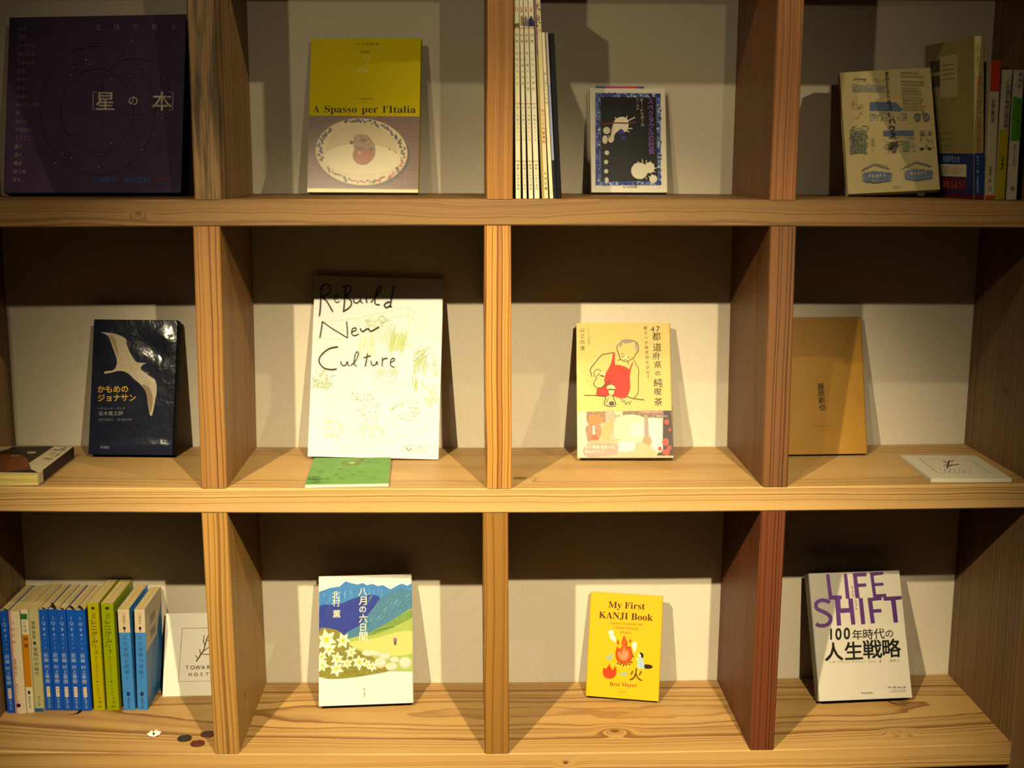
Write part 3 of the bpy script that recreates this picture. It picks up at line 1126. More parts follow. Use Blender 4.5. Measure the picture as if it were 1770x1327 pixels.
# ====================================================================== middle row of compartments
# --- paperback lying flat ------------------------------------------------------
LYW, LYD, LYH = 103, 148, 15.5
t = thing('paperback', 'paperback lying flat on the middle shelf, dark picture cover with pale calligraphy strip', 'book',
          (-677.5, 3.5, zb('B', -672) - 0.2), rot3(0.6, 0, 0))
lie = Matrix(((1, 0, 0), (0, 0, 1), (0, -1, 0)))
cm = cover_mesh('cover', LYW, LYH, LYD, 'R', 0.5, 1.2, mat('#c9b994', 0.5), t)
# the cover was extruded upwards; lay it down so that the spine is at the right and the height runs back
for v_ in cm.data.vertices:
    x_, y_, z_ = v_.co
    v_.co = (x_, z_, LYH * MM - y_)
v, f = box(0.8, LYW - 1, 0.4, LYD - 0.4, 0.6, LYH - 0.6)
mesh_obj('page_block', v, f, pages_mat('Z', '#c9b468'), t)
s = Sheet(cm, LYW, LYD, [(-5.5, 769.5), (124.5, 771.0), (66, 821), (-79.7, 820)], O=(0, 0, LYH), X=(1, 0, 0), Z=(0, 1, 0), rough=0.4)
s.N = Vector((0, 0, 1))
s.poly([(-190, 768), (94, 769), (50, 801), (52, 812), (67, 820), (-62, 816)], '#2c231e', var=0.2)
s.poly([(-40, 790), (18, 784), (44, 790), (50, 803), (50, 813), (10, 817), (-50, 816)], '#6a3a24', True, var=0.3)
s.poly([(14, 796), (34, 790), (46, 796), (48, 808), (30, 814), (12, 812)], '#7c4426', True, var=0.2)
s.poly([(-60, 768), (16, 768), (8, 776), (-30, 780)], '#b3a27c', True)
s.oval(54, 781.5, 8, 2, '#b3a68a')
s.line([(19, 787.5), (34, 787)], 1.6, '#a08a50')
s.done('cover_photograph', label='dark brown cover photograph')
I_ = '#231c16'
for a, b, c_ in [((86, 778), (98, 777.5), (112, 773)), ((92, 776), (103, 779), (110, 776)), ((84, 786), (92, 783), (99, 788)),
                 ((88, 788), (96, 789), (104, 781)), ((73, 794), (82, 793), (91, 795)), ((78, 791), (82, 796), (88, 792)), ((104, 774), (108, 779), (112, 776))]:
    s.line([a, b, c_], 0.9, I_)
s.done('title', label='black brush calligraphy')
s = Sheet(cm, LYD, LYH, O=(LYW, 0, 0), X=(0, 1, 0), Z=(0, 0, 1), rough=0.4)
s.N = Vector((1, 0, 0))
s.rect(18, 0, 148, LYH, '#2a2028')  # dark fill puts the shade on the spine side into its colour
s.done('spine_print')

# --- seagull book ---------------------------------------------------------------
NAVY = mat('#0b1128', 0.6, 0.3, 40.0, 0.0, 0.06, 0.0)
t, cm = book('hardback', 'dark blue glossy book with a pale seagull and yellow lettering, middle row', 'book',
             (-556.8, 151.9, 10.1, 0, 16.4, -0.74), 115, 20, 186, 'R', NAVY, True)
s = Sheet(cm, 115, 186, [(603, 188), (1130, 200), (1110, 1058), (560, 1050)], rough=0.5)
s.poly([(645, 270), (690, 272), (745, 282), (800, 310), (808, 345), (830, 400), (862, 450), (890, 462), (930, 465), (905, 480),
        (900, 505), (950, 545), (990, 575), (999, 640), (990, 700), (972, 790), (958, 796), (945, 730), (930, 650), (900, 605),
        (850, 560), (810, 525), (760, 512), (700, 525), (665, 528), (672, 515), (720, 508), (742, 480), (745, 440), (725, 380), (700, 310), (680, 285)],
       '#b3a48a', True, var=0.12)
s.poly([(905, 600), (950, 620), (975, 690), (962, 780), (945, 720), (930, 650)], '#8a7058', True)
s.poly([(690, 285), (730, 300), (745, 350), (755, 420), (735, 380), (710, 320)], '#94825f', True)
s.done('seagull', label='pale seagull with spread wings')
YL = '#d8a424'
s.text('かもめの', 720, 628, 42, YL, 0.012, fit=192)
s.text('ジョナサン', 745, 684, 42, YL, 0.012, fit=240)
s.done('title', label='yellow title lettering')
s.text('リチャード・バック', 712, 752, 17, '#7c7a86', fit=172)
s.text('五木寛之訳', 706, 783, 24, '#8d8a92', fit=158)
s.text('創作翻訳　新潮社版', 735, 824, 15, '#5c5a66', fit=215)
s.text('新潮社', 668, 1004, 18, '#7d7c96', fit=60)
s.done('author_name')


def film_bump():
    m = bpy.data.materials.new('crinkled_film')
    m.use_nodes = True
    nt = m.node_tree
    tc = nt.nodes.new('ShaderNodeTexCoord')
    nz = nt.nodes.new('ShaderNodeTexNoise')
    nz.inputs['Scale'].default_value = 55
    nz.inputs['Detail'].default_value = 2
    nz.inputs['Distortion'].default_value = 1.2
    nt.links.new(tc.outputs['Object'], nz.inputs['Vector'])
    bp = nt.nodes.new('ShaderNodeBump')
    bp.inputs['Strength'].default_value = 0.22
    bp.inputs['Distance'].default_value = 0.002
    nt.links.new(nz.outputs['Fac'], bp.inputs['Height'])
    tr = nt.nodes.new('ShaderNodeBsdfTransparent')
    gl = nt.nodes.new('ShaderNodeBsdfGlossy')
    gl.inputs['Roughness'].default_value = 0.13
    gl.inputs['Color'].default_value = (1, 1, 1, 1)
    nt.links.new(bp.outputs[0], gl.inputs['Normal'])
    mx = nt.nodes.new('ShaderNodeMixShader')
    mx.inputs[0].default_value = 0.016
    nt.links.new(tr.outputs[0], mx.inputs[1])
    nt.links.new(gl.outputs[0], mx.inputs[2])
    nt.links.new(mx.outputs[0], nt.nodes['Material Output'].inputs['Surface'])
    return m


# loose clear film over the front, gently puckered
nx_, nz_ = 24, 38
vs_, fs_ = [], []
q_ = random.Random(8)
ph = [(q_.uniform(.05, .16), q_.uniform(.05, .16), q_.uniform(0, 6), q_.uniform(.04, .16)) for _ in range(9)]
for j in range(nz_ + 1):
    for i in range(nx_ + 1):
        x_, z_ = 1 + 113 * i / nx_, 1 + 184 * j / nz_
        b_ = sum(a_ * math.sin(fx * x_ + fz * z_ + p_) for fx, fz, p_, a_ in ph)
        edge = min(1, min(i, nx_ - i) / 3, min(j, nz_ - j) / 3)
        pk = 0.35 + 2.6 * math.exp(-((x_ - 85) / 26) ** 2 - ((z_ - 140) / 34) ** 2)
        roll_ = 1.6 * math.exp(-((z_ - 4 - 0.06 * x_) / 7) ** 2)
        vs_.append((x_, -1.3 - (b_ * pk + 0.25 + roll_) * edge, z_))
for j in range(nz_):
    for i in range(nx_):
        a_ = j * (nx_ + 1) + i
        fs_.append((a_, a_ + 1, a_ + nx_ + 2, a_ + nx_ + 1))
mesh_obj('clear_film', vs_, fs_, film_bump(), cm, smooth=True)['label'] = 'crinkled clear protective film'

# --- large white sketch booklet ---------------------------------------------------
t, cm = book('booklet', 'large white booklet with handwritten black title and faint green room sketch', 'booklet',
             (-258.8, 147.3, 7.2, 0.5, 16.9, -1.75), 178.8, 5, 251.4, 'R', mat('#d4d4d2', 0.5), False, page='#efe6cc', r=1.2)
s = Sheet(cm, 178.8, 251.4, [(149, 80), (862, 110), (835, 1105), (100, 1102)], rough=0.5)
G1, G2, G3 = '#c0cc98', '#aebe7a', '#c8d0ac'
sk = random.Random(12)


def hatch(x0, y0, x1, y1, n, col, ln, ang, jit=4, wd=2.0):
    for k in range(n):
        x, y = sk.uniform(x0, x1), sk.uniform(y0, y1)
        a = math.radians(ang + sk.uniform(-jit, jit))
        l_ = ln * sk.uniform(.5, 1.1)
        s.line([(x, y), (x + l_ * math.cos(a), y - l_ * math.sin(a))], wd, col, False)


for pts in ([(670, 262), (664, 470)], [(672, 262), (842, 440)], [(672, 300), (820, 452)], [(158, 345), (400, 318), (662, 262)],
            [(395, 350), (662, 308)], [(664, 470), (760, 560), (838, 640)], [(150, 520), (310, 490)], [(500, 560), (470, 700), (640, 745)],
            [(520, 670), (655, 690)], [(575, 610), (560, 700)], [(655, 470), (750, 480), (770, 620)], [(150, 900), (250, 1000), (320, 1050), (580, 1000), (830, 900)],
            [(560, 830), (700, 760), (740, 810), (610, 880), (560, 830)], [(590, 880), (600, 920)], [(730, 810), (720, 860)], [(700, 640), (830, 800)],
            [(150, 430), (300, 440), (310, 360)]):
    s.line(pts, 2.2, G2, False)
hatch(390, 460, 480, 560, 40, G1, 90, 82)
hatch(550, 480, 640, 520, 60, G2, 120, 78, 3)
hatch(430, 400, 560, 470, 30, G3, 70, 84)
hatch(415, 330, 560, 370, 40, G1, 26, 20, 60)
hatch(690, 560, 760, 640, 40, G2, 70, 75)
hatch(700, 500, 770, 560, 20, G2, 40, 40)
hatch(120, 620, 240, 720, 60, G2, 26, 50, 50)
hatch(480, 620, 600, 660, 24, G1, 50, 60, 20)
hatch(690, 690, 715, 740, 8, G2, 60, 90, 3, 3)
hatch(740, 660, 830, 800, 26, G2, 50, -48, 4)
hatch(350, 740, 470, 790, 26, G2, 16, 40, 60)
hatch(380, 800, 500, 900, 34, G3, 16, 40, 60)
hatch(190, 870, 290, 990, 34, G1, 30, -48, 12)
hatch(390, 930, 530, 1000, 26, G3, 40, 84, 6)
hatch(560, 790, 730, 900, 26, G1, 26, 30, 40)
hatch(795, 540, 830, 650, 18, G1, 36, 70)
s.line([(505, 330), (512, 312), (535, 312), (545, 335), (525, 345), (507, 332)], 2.5, G2)
s.done('room_sketch', label='faint green line drawing of a room')
K = '#1b1714'
for pts, w_ in (([(190, 138), (183, 200), (178, 270), (173, 308)], 7), ([(176, 160), (205, 132), (232, 140), (236, 168), (215, 190), (192, 205), (215, 225), (249, 284)], 7),
                ([(262, 195), (270, 212), (280, 198), (272, 186), (258, 205), (268, 232), (288, 226)], 4),
                ([(322, 138), (318, 200), (310, 282)], 7), ([(305, 150), (340, 140), (352, 165), (335, 188), (318, 198), (345, 215), (355, 240), (338, 265), (306, 284)], 7),
                ([(366, 212), (370, 232), (385, 236), (402, 222), (405, 208)], 6), ([(405, 208), (406, 228), (418, 238)], 6),
                ([(436, 205), (440, 236)], 7), ([(436, 180), (438, 186)], 7),
                ([(462, 235), (500, 190), (522, 155), (512, 145), (498, 165), (490, 200), (486, 240), (512, 248)], 6),
                ([(590, 142), (582, 190), (568, 262)], 8), ([(568, 232), (550, 236), (538, 250), (548, 264), (568, 254), (578, 262)], 8)):
    s.line(pts, w_, K)
for pts, w_ in (([(190, 338), (184, 380), (175, 430)], 6), ([(190, 338), (245, 378), (331, 430)], 5), ([(331, 430), (330, 380), (326, 338)], 5),
                ([(352, 398), (378, 388), (376, 374), (358, 382), (356, 410), (374, 418), (394, 408)], 5),
                ([(402, 378), (415, 396), (434, 384), (450, 380), (462, 394), (508, 370)], 7)):
    s.line(pts, w_, '#2c2622')
for pts, w_ in (([(278, 480), (225, 492), (180, 530), (170, 565), (195, 598), (235, 608), (270, 605)], 7),
                ([(292, 560), (298, 582), (318, 584), (330, 562), (332, 580), (342, 588)], 5),
                ([(348, 586), (375, 560), (392, 520), (384, 508), (372, 530), (368, 575), (382, 590)], 5),
                ([(444, 518), (436, 560), (430, 590)], 6), ([(420, 542), (462, 530)], 5),
                ([(462, 558), (466, 580), (484, 582), (495, 562), (498, 582)], 5),
                ([(526, 540), (524, 590)], 5), ([(524, 560), (540, 545), (556, 546)], 5),
                ([(568, 568), (592, 556), (588, 544), (574, 552), (572, 582), (592, 596)], 5)):
    s.line(pts, w_, '#3a2c26')
s.done('title', label='handwritten black title in three lines')
s.line([(643, 1032), (705, 1030), (703, 1066), (641, 1064), (643, 1032)], 1.6, '#7d8a5a', False)
s.line([(655, 1040), (664, 1052), (674, 1058)], 5, '#6a7a44')
s.line([(680, 1044), (684, 1054)], 5, '#6a7a44')
for k, l_ in enumerate((90, 60, 72)):
    s.text('ReBuild New Culture'[:12 + k * 2], 712, 1036 + k * 14, 8, '#8c946a', align='L', fit=l_)
s.done('publisher_mark')

# --- green booklet lying in front --------------------------------------------------
GW, GD, GH = 104.5, 147, 4.2
t = thing('booklet', 'thin green booklet lying flat in front of the white sketch booklet', 'booklet', (-244.3, 5.4, zb('B', -195)), rot3(2.2, 0, 0))
v, f = box(0, GW, 0, GD - 6, 0.3, GH - 0.4)
mesh_obj('page_block', v, f, pages_mat('Z', '#efe4c8', 1800), t)
v, f = box(0, GW, 0.2, GD - 6, GH - 0.4, GH)
cm = mesh_obj('cover', v, f, mat('#6a9848', 0.55, 0.08, 60), t)
s = Sheet(cm, GW, GD - 6, [(240, 92), (1612, 48), (1585, 565), (75, 585)], O=(0, 0, GH), X=(1, 0, 0), Z=(0, 1, 0), rough=0.5)
s.N = Vector((0, 0, 1))
DG = '#4f6a34'
s.poly([(705, 180), (740, 145), (860, 128), (980, 128), (1040, 92), (1130, 88), (1010, 205), (940, 212), (800, 215), (730, 205)], '#6f7a48', True)
s.oval(895, 170, 65, 20, '#8fbf60')
for x0, y0, w_ in ((1165, 165, 90), (1330, 160, 60), (1210, 125, 60), (1300, 110, 40), (1370, 120, 50)):
    s.line([(x0, y0), (x0 + w_ / 2, y0 - 8), (x0 + w_, y0 + 4)], 12, '#5c7440')
gq = random.Random(5)
for k in range(70):
    x, y = gq.choice([(600, 395), (850, 330), (870, 390), (1060, 330), (420, 470), (300, 350), (1270, 460), (150, 480), (400, 540), (700, 475), (330, 160), (680, 290)])
    x += gq.uniform(-60, 60)
    y += gq.uniform(-18, 18)
    s.line([(x, y), (x + gq.uniform(10, 50), y + gq.uniform(-4, 4))], gq.uniform(3, 6), DG, False)
for k in range(26):
    y = gq.uniform(440, 560)
    s.line([(85 + gq.uniform(0, 250), y), (120 + gq.uniform(0, 260), y + 3)], 4, '#3d6a2c', False)
s.done('cover_print', label='dark green lettering and marks')

# --- coffee book --------------------------------------------------------------------
t, cm = book('hardback', 'yellow-buff book with a drawn man in red apron pouring coffee, middle row', 'book',
             (110.6, 138.5, 5.4, -2.9, 21.9, 0.48), 131.4, 15, 190.4, 'R', mat('#ccb068', 0.5), True)
# units: 8.56 per photograph pixel, origin (990, 555); the band uses 9.833 from (990, 700)
s = Sheet(cm, 131.4, 190.4, [(60, 30), (1452, 22), (1484, 2012), (80, 2028)], rough=0.45)
RED, K2 = '#b82812', '#3a2c12'
s.poly([(605, 470), (632, 462), (632, 648), (700, 652), (790, 680), (838, 715), (875, 640), (895, 592), (898, 630), (860, 735), (852, 820), (858, 1000),
        (830, 1080), (790, 1140), (730, 1150), (640, 1130), (560, 1100), (500, 1125), (360, 1110), (352, 1080), (370, 990), (430, 985), (480, 940),
        (470, 880), (492, 780), (560, 660), (590, 560)], RED)
s.done('red_apron', label='red apron shape')
for pts, w_ in (([(610, 468), (500, 490), (432, 510), (340, 620), (270, 710), (272, 760), (292, 830)], 9),
                ([(330, 830), (322, 770), (352, 730), (400, 722), (418, 760), (385, 800), (340, 832)], 7),
                ([(368, 838), (330, 900), (318, 940), (350, 985), (430, 995), (480, 945), (520, 905), (555, 885), (560, 900), (510, 960), (470, 980)], 8),
                ([(665, 430), (662, 380), (690, 340), (745, 305)], 7), ([(665, 430), (690, 500), (715, 560), (760, 595), (830, 590), (880, 560), (915, 540), (935, 490), (975, 450), (978, 360), (940, 310), (880, 285), (800, 275), (720, 290)], 8),
                ([(670, 585), (720, 568)], 8), ([(820, 600), (832, 645)], 7), ([(905, 560), (950, 650), (982, 720), (975, 850), (970, 1060), (905, 1140)], 7),
                ([(180, 1108), (350, 1108), (500, 1125)], 10), ([(800, 1112), (880, 1145), (1060, 1168)], 10),
                ([(500, 1130), (475, 1200), (480, 1245), (560, 1270), (620, 1262), (640, 1230), (610, 1150), (600, 1110)], 9),
                ([(725, 1150), (745, 1200), (770, 1180), (790, 1240), (815, 1200), (850, 1230), (862, 1180)], 7),
                ([(535, 1140), (505, 1230), (540, 1262)], 6)):
    s.line(pts, w_ * 1.5, K2)
s.poly([(520, 965), (560, 945), (610, 955), (632, 985), (625, 1010), (520, 1008)], '#e6cf84', True)
s.line([(520, 975), (560, 945), (610, 955), (632, 985)], 7, K2)
s.poly([(528, 1005), (632, 1005), (624, 1030), (535, 1028)], '#4a4a30')
s.poly([(535, 1035), (622, 1035), (608, 1085), (560, 1100), (540, 1080)], '#e6cf84', True)
s.line([(532, 1030), (548, 1090), (580, 1108), (608, 1090), (628, 1030)], 7, K2)
s.poly([(495, 1235), (540, 1210), (560, 1170), (600, 1170), (622, 1215), (620, 1255), (560, 1265)], '#dcc486', True)
s.oval(580, 1225, 42, 36, '#4d3c2c')
s.poly([(395, 770), (420, 755), (490, 790), (470, 810)], '#d8c8a0')
s.poly([(400, 800), (470, 812), (470, 835), (420, 822)], '#3d3222')
s.poly([(720, 285), (800, 272), (880, 285), (900, 305), (850, 325), (790, 332), (760, 325)], '#8d8072', True)
s.poly([(920, 320), (975, 355), (978, 430), (958, 470), (940, 420)], '#978a7a', True)
s.poly([(695, 360), (735, 320), (740, 350), (705, 390)], '#8d8072', True)
s.line([(720, 500), (745, 480), (760, 492)], 8, K2)
s.line([(735, 530), (760, 520), (790, 530), (830, 545), (842, 520)], 8, K2)
s.line([(770, 545), (775, 575), (800, 570)], 7, K2)
s.oval(790, 540, 26, 20, '#e6cf84')
s.done('man_drawing', label='line drawing of a bearded man pouring coffee')
for ch, x, y, z_ in (('4', 1190, 118, 112), ('7', 1270, 112, 112), ('都', 1245, 225, 108), ('道', 1255, 385, 110), ('府', 1240, 515, 95), ('県', 1262, 645, 95),
                     ('の', 1262, 775, 72), ('純', 1265, 910, 115), ('喫', 1262, 1045, 95), ('茶', 1268, 1195, 105)):
    s.text(ch, x, y, z_, '#2c2416', 0.008)
s.done('title', label='handwritten black vertical title')
s.column('愛すべき喫茶店を訪ねて', 1085, 100, 1120, 830, 48, '#54482c')
s.column('山之内遼', 146, 130, 152, 405, 58, '#3a321e')
s.column('四十七の名店案内', 238, 110, 250, 345, 22, '#8a6e50')
s.done('author_name')
K8 = 8.5611 / 9.8333


def BY(x, y):
    return (x * K8, 1241.4 + y * K8)


def bp_(pts, col, sm=False, var=None):
    s.poly([BY(*p_) for p_ in pts], col, sm, var)


s.rough, s.spec, s.ink = 0.4, 0.12, 0.45
bp_([(72, 122), (1672, 92), (1705, 888), (92, 893)], '#c9b08a', var=0.1)
bp_([(72, 122), (240, 120), (250, 890), (92, 893)], '#e8cdb0')
bp_([(240, 122), (700, 112), (560, 300), (300, 360), (240, 260)], '#9a7052', var=0.3)
bp_([(280, 210), (400, 180), (520, 240), (500, 320), (330, 340)], '#c87c3c', True, 0.2)
bp_([(560, 120), (740, 115), (760, 300), (700, 520), (620, 400)], '#b3a78c', True, 0.15)
bp_([(700, 112), (1540, 95), (1530, 220), (720, 190)], '#8a6a58', var=0.35)
bp_([(700, 112), (860, 112), (850, 180), (730, 180)], '#d9cfa8', var=0.3)
bp_([(1140, 92), (1520, 92), (1510, 130), (1140, 130)], '#d98a7a', var=0.4)
bp_([(1540, 92), (1672, 92), (1700, 850), (1420, 850), (1520, 700)], '#33130f', var=0.3)
bp_([(750, 220), (1200, 210), (1210, 600), (760, 620)], '#e4d6b0', True, 0.08)
bp_([(1000, 330), (1210, 340), (1200, 520), (1000, 520)], '#e8dcd0', True)
bp_([(1215, 170), (1280, 170), (1290, 560), (1215, 540)], '#a38f86')
bp_([(1285, 225), (1505, 225), (1530, 780), (1460, 800), (1380, 760), (1300, 660)], '#f2e6d6')
for x_ in (1350, 1400, 1450):
    s.line([BY(x_, 240), BY(x_ + 10, 740)], 6, '#d4c8b8', False)
bp_([(1200, 560), (1290, 530), (1340, 600), (1310, 680), (1200, 680)], '#ae8f66', True, 0.1)
bp_([(1060, 700), (1200, 640), (1330, 740), (1350, 850), (1000, 850)], '#e4b284', True, 0.08)
bp_([(480, 560), (500, 430), (580, 300), (650, 290), (700, 350), (680, 440), (640, 470), (640, 580), (560, 610)], '#e0a468', True, 0.08)
bp_([(240, 370), (480, 360), (450, 600), (300, 640), (250, 560)], '#a8785c', True, 0.3)
bp_([(345, 360), (380, 360), (385, 560), (350, 560)], '#e8d2c0')
bp_([(330, 520), (420, 520), (440, 600), (350, 610)], '#c8563c', True, 0.2)
bp_([(320, 610), (560, 600), (800, 575), (790, 600), (560, 640), (330, 655)], '#e2a878', True)
bp_([(740, 660), (1030, 610), (1040, 770), (760, 780)], '#dccfd4', True)
bp_([(240, 690), (740, 660), (760, 790), (700, 850), (240, 885)], '#b09284', True, 0.12)
for x_, y_, r_ in ((1600, 290, 50), (1580, 630, 70), (1640, 720, 46), (1480, 740, 40), (1600, 800, 60), (1650, 420, 30), (1540, 790, 40)):
    bp_([(x_ - r_, y_), (x_ - r_ * .4, y_ - r_), (x_ + r_ * .6, y_ - r_ * .6), (x_ + r_ * .5, y_ + r_ * .5), (x_ - r_ * .3, y_ + r_ * .8)], '#b83a20', True, 0.3)
s.done('band_photograph', label='warm photograph of a coffee house interior')
a_, b_ = BY(470, 718), BY(370, 795)
s.text('古い喫茶店巡りも', a_[0], a_[1], 44, '#efe0cc', fit=430)
s.text('始めますか？', b_[0], b_[1], 38, '#efe0cc', fit=270)
a_ = BY(1515, 188)
s.text('写真入り全頁', a_[0], a_[1], 20, '#e4d4c0', fit=160)
s.done('band_lettering')
s = Sheet(cm, 15, 190.4, O=(131.4, 0, 0), X=(0, 1, 0), Z=(0, 0, 1), rough=0.45)
s.N = Vector((1, 0, 0))
s.column('47都道府県の純喫茶', 7.5, 20, 7.5, 112, 7, '#2c2416')
s.rect(0, 117, 15, 190.4, '#7a5a4a', 0.2)
s.done('spine_print')

# --- tan book half hidden by the divider ----------------------------------------------
t, cm = book('hardback', 'plain tan-brown book with black name, partly hidden by the third divider, middle row', 'book',
             (403.2, 156.6, 4.2, 1.0, 16.4, 0.35), 116, 12, 193.5, 'R', mat('#a2762a', 0.38, 0.05, 20), True, page='#b89a60')
s = Sheet(cm, 116, 193.5, [(0, 162), (460, 155), (500, 942), (26, 948)], rough=0.38)
s.column('藤原新也', 228, 553, 235, 672, 34, '#33240c', 0.02)
s.done('author_name', label='black vertical name')
s.column('アメリカンルーツ', 210, 225, 222, 450, 14, '#c0975a')
s.text('AMERICAN ROOTS', 240, 783, 10, '#7d5a22', fit=110)
s.text('SHINCHO', 240, 806, 8, '#7d5a22', fit=56)
s.done('title', label='faint light vertical title')

# --- stack of white cards ---------------------------------------------------------------
CW, CD = 104, 126
rotc = rot3(-1.6, 0, 0)
for k in range(4):
    z_ = zb('B', 610) - 0.3 + 1.3 * k
    dx, dy = ((0, 0), (0.6, 0.4), (-0.4, 0.2), (0.2, 0))[k]
    lb = ['lowest', 'second lowest', 'second highest', 'topmost'][k]
    t = thing('postcard', lb + ' white card of the flat stack on the middle shelf' + (', with a branch' if k == 3 else ''), 'card',
              (555.3 + dx, 14 + dy, z_), rotc, 'white cards in the stack on the middle shelf')
    v, f = box(0, CW, 0, CD, 0, 1.2)
    cd = mesh_obj('card_sheet', v, f, mat('#d8cdb8', 0.6), t)
s = Sheet(cd, CW, CD, [(700, 955), (1130, 955), (1320, 1075), (860, 1087)], O=(0, 0, 1.2), X=(1, 0, 0), Z=(0, 1, 0), rough=0.6)
s.N = Vector((0, 0, 1))
s.line([(808, 972), (905, 1054)], 2, '#6a5444', False)
s.line([(1108, 982), (1205, 1046)], 1.6, '#8a7464', False)
s.line([(808, 972), (1108, 982)], 0.8, '#b0a090', False)
s.line([(905, 1054), (1205, 1046)], 0.8, '#b0a090', False)
BR_ = '#3a2018'
for a_, b_, w_ in (((965, 1026), (982, 983), 8), ((975, 1000), (948, 984), 4), ((979, 990), (1008, 984), 4), ((970, 1010), (1036, 1003), 4), ((968, 1018), (1000, 1008), 3),
                   ((972, 1005), (945, 1012), 3)):
    s.line([a_, b_], w_, BR_, False)
s.done('branch_emblem', label='brown branch emblem')
for k, ch in enumerate('TOWARDS'):
    s.text(ch, 925 + k * 28, 1034 + k * .4, 8, BR_, 0.02, sx=1.6)
for k, ch in enumerate('HOSTEL'):
    s.text(ch, 950 + k * 27, 1046 + k * .3, 7, '#5a4034', 0.02, sx=1.6)
s.done('lettering')

# ====================================================================== bottom row of compartments
BLUE = '#1c4a9c'
JB = 'paperbacks standing at the left of the bottom row'
wear = mat('#1550b4', 0.4, 0.05, 120)


def bx(i, x, y, th, H, col, roll=0.0, dp=100, label='', page='#c9b27c'):
    return book('paperback', label, 'book', (x, y, zb('C', x + th / 2) + 0.35, 0, 0, roll), th, dp, H, 'F',
                col if not isinstance(col, str) else mat(col, 0.35, 0.04, 120), False, JB, page=page)


def blue_print(cm, th, H, vol):
    s = Sheet(cm, th, H, rough=0.35)
    s.column('1Q84', th / 2, 12, th / 2, 36, 6.5, '#9fb2dc')
    s.column('ブック' + vol, th * .5, 42, th * .5, 62, 3.0, '#8fa4d4')
    s.column('前編', th / 2, 66, th / 2, 73, 5.5, '#a8b8e0')
    s.column('村上春樹', th / 2, 83, th / 2, 104, 5.5, '#a8b8e0')
    s.rect(th * .5 - 2.3, 112, th * .5 + 2.3, 127, '#d8c9b0')
    s.column('新潮社', th / 2, 115, th / 2, 124, 3.0, '#b8404a')
    s.column('新潮文庫', th / 2, 130, th / 2, 142, 3.2, '#8fa4d4')
    s.done('spine_print')


def ribbon(parent, pts, wd=3.0):
    """short dark bookmark ribbon, a bent strip"""
    vs_, fs_ = [], []
    for i, (x, y, z) in enumerate(pts):
        vs_ += [(x - wd / 2, y, z), (x + wd / 2, y + .2, z), (x + wd / 2, y + .7, z + .3), (x - wd / 2, y + .5, z + .3)]
    n = len(pts)
    for i in range(n - 1):
        for j in range(4):
            a, b = i * 4 + j, i * 4 + (j + 1) % 4
            fs_.append((a, b, b + 4, a + 4))
    fs_ += [(0, 1, 2, 3), tuple(range(4 * n - 1, 4 * n - 5, -1))]
    return mesh_obj('bookmark_ribbon', vs_, fs_, mat('#16100e', 0.7), parent)


t, cm = bx(0, -675.6, 111, 11.4, 148, wear, 0.3, 104, 'blue paperback at the far left of the bottom row, beside a pinkish white one')
blue_print(cm, 11.4, 148, '1')
ribbon(t, [(5, 3, 147.8), (6, 1, 150), (9, -1, 150.5), (11, -2, 149)], 2)
t, cm = bx(1, -663.8, 109.5, 14.4, 148, '#d9c6a8', 0.0, 105, 'thick pinkish white paperback between a blue and an orange spine')
s = Sheet(cm, 14.4, 148, rough=0.4)
s.rect(0, 0, 3.2, 148, '#b58a8c')
s.column('山田', 4.5, 16, 4.5, 26, 4.2, '#b0483c')
s.column('太陽', 4.5, 34, 4.5, 44, 4.2, '#b0483c')
s.column('吾輩も猫である', 4.6, 70, 4.6, 92, 3.4, '#7c3040')
s.column('漱石のこころ', 4.6, 106, 4.6, 130, 3.0, '#7c3040')
s.oval(5, 136, 3, 3, '#3a1c34')
s.done('spine_print')
t, cm = bx(2, -649.2, 112, 9.3, 150, '#d9cba8', -0.3, 104, 'paperback with orange middle and green mark at the top of its spine')
s = Sheet(cm, 9.3, 150, rough=0.4)
s.rect(0.4, 6, 8.8, 14, '#2f6a36')
s.rect(0, 36, 9.3, 112, '#c07a12')
s.column('三秋縋', 4.6, 18, 4.6, 30, 4.0, '#3a3224')
s.column('斜陽', 4.8, 42, 4.8, 52, 5.0, '#4a2c0c', 0.02)
s.oval(4.8, 120, 1.8, 2.8, '#2a2418')
s.column('講談社文庫', 4.8, 127, 4.8, 141, 2.8, '#3a3224')
s.done('spine_print')
t, cm = bx(3, -639.6, 117, 12.2, 149, '#b3ac7c', -0.2, 104, 'pale green-grey paperback with blue foot, between orange and blue spines')
s = Sheet(cm, 12.2, 149, rough=0.4)
s.column('二十', 4.6, 8, 4.6, 14, 2.4, '#c0907c')
s.column('東野圭吾', 5, 20, 5, 40, 4.6, '#3a3a2c', 0.01)
s.oval(5.4, 49, 2.2, 2.6, '#2a4a30')
s.column('夜明けの街で', 5.8, 58, 5.8, 94, 5.2, '#4a4a3c', 0.01)
s.column('角川文庫', 6.4, 128, 6.4, 139, 3.0, '#7a7a30')
s.rect(0, 144, 12.2, 149, '#2a5a86')
s.done('spine_print')
xs = [(-627.0, 11.8), (-614.9, 12.6), (-602.0, 11.4), (-590.3, 12.6), (-577.2, 13.0)]
lbs = ['blue paperback directly right of the pale green-grey one', 'second blue paperback right of the pale green-grey one',
       'middle one of the five blue paperbacks standing together', 'fourth of the five blue paperbacks, left of the rightmost blue',
       'rightmost of the five blue paperbacks, beside the yellow one']
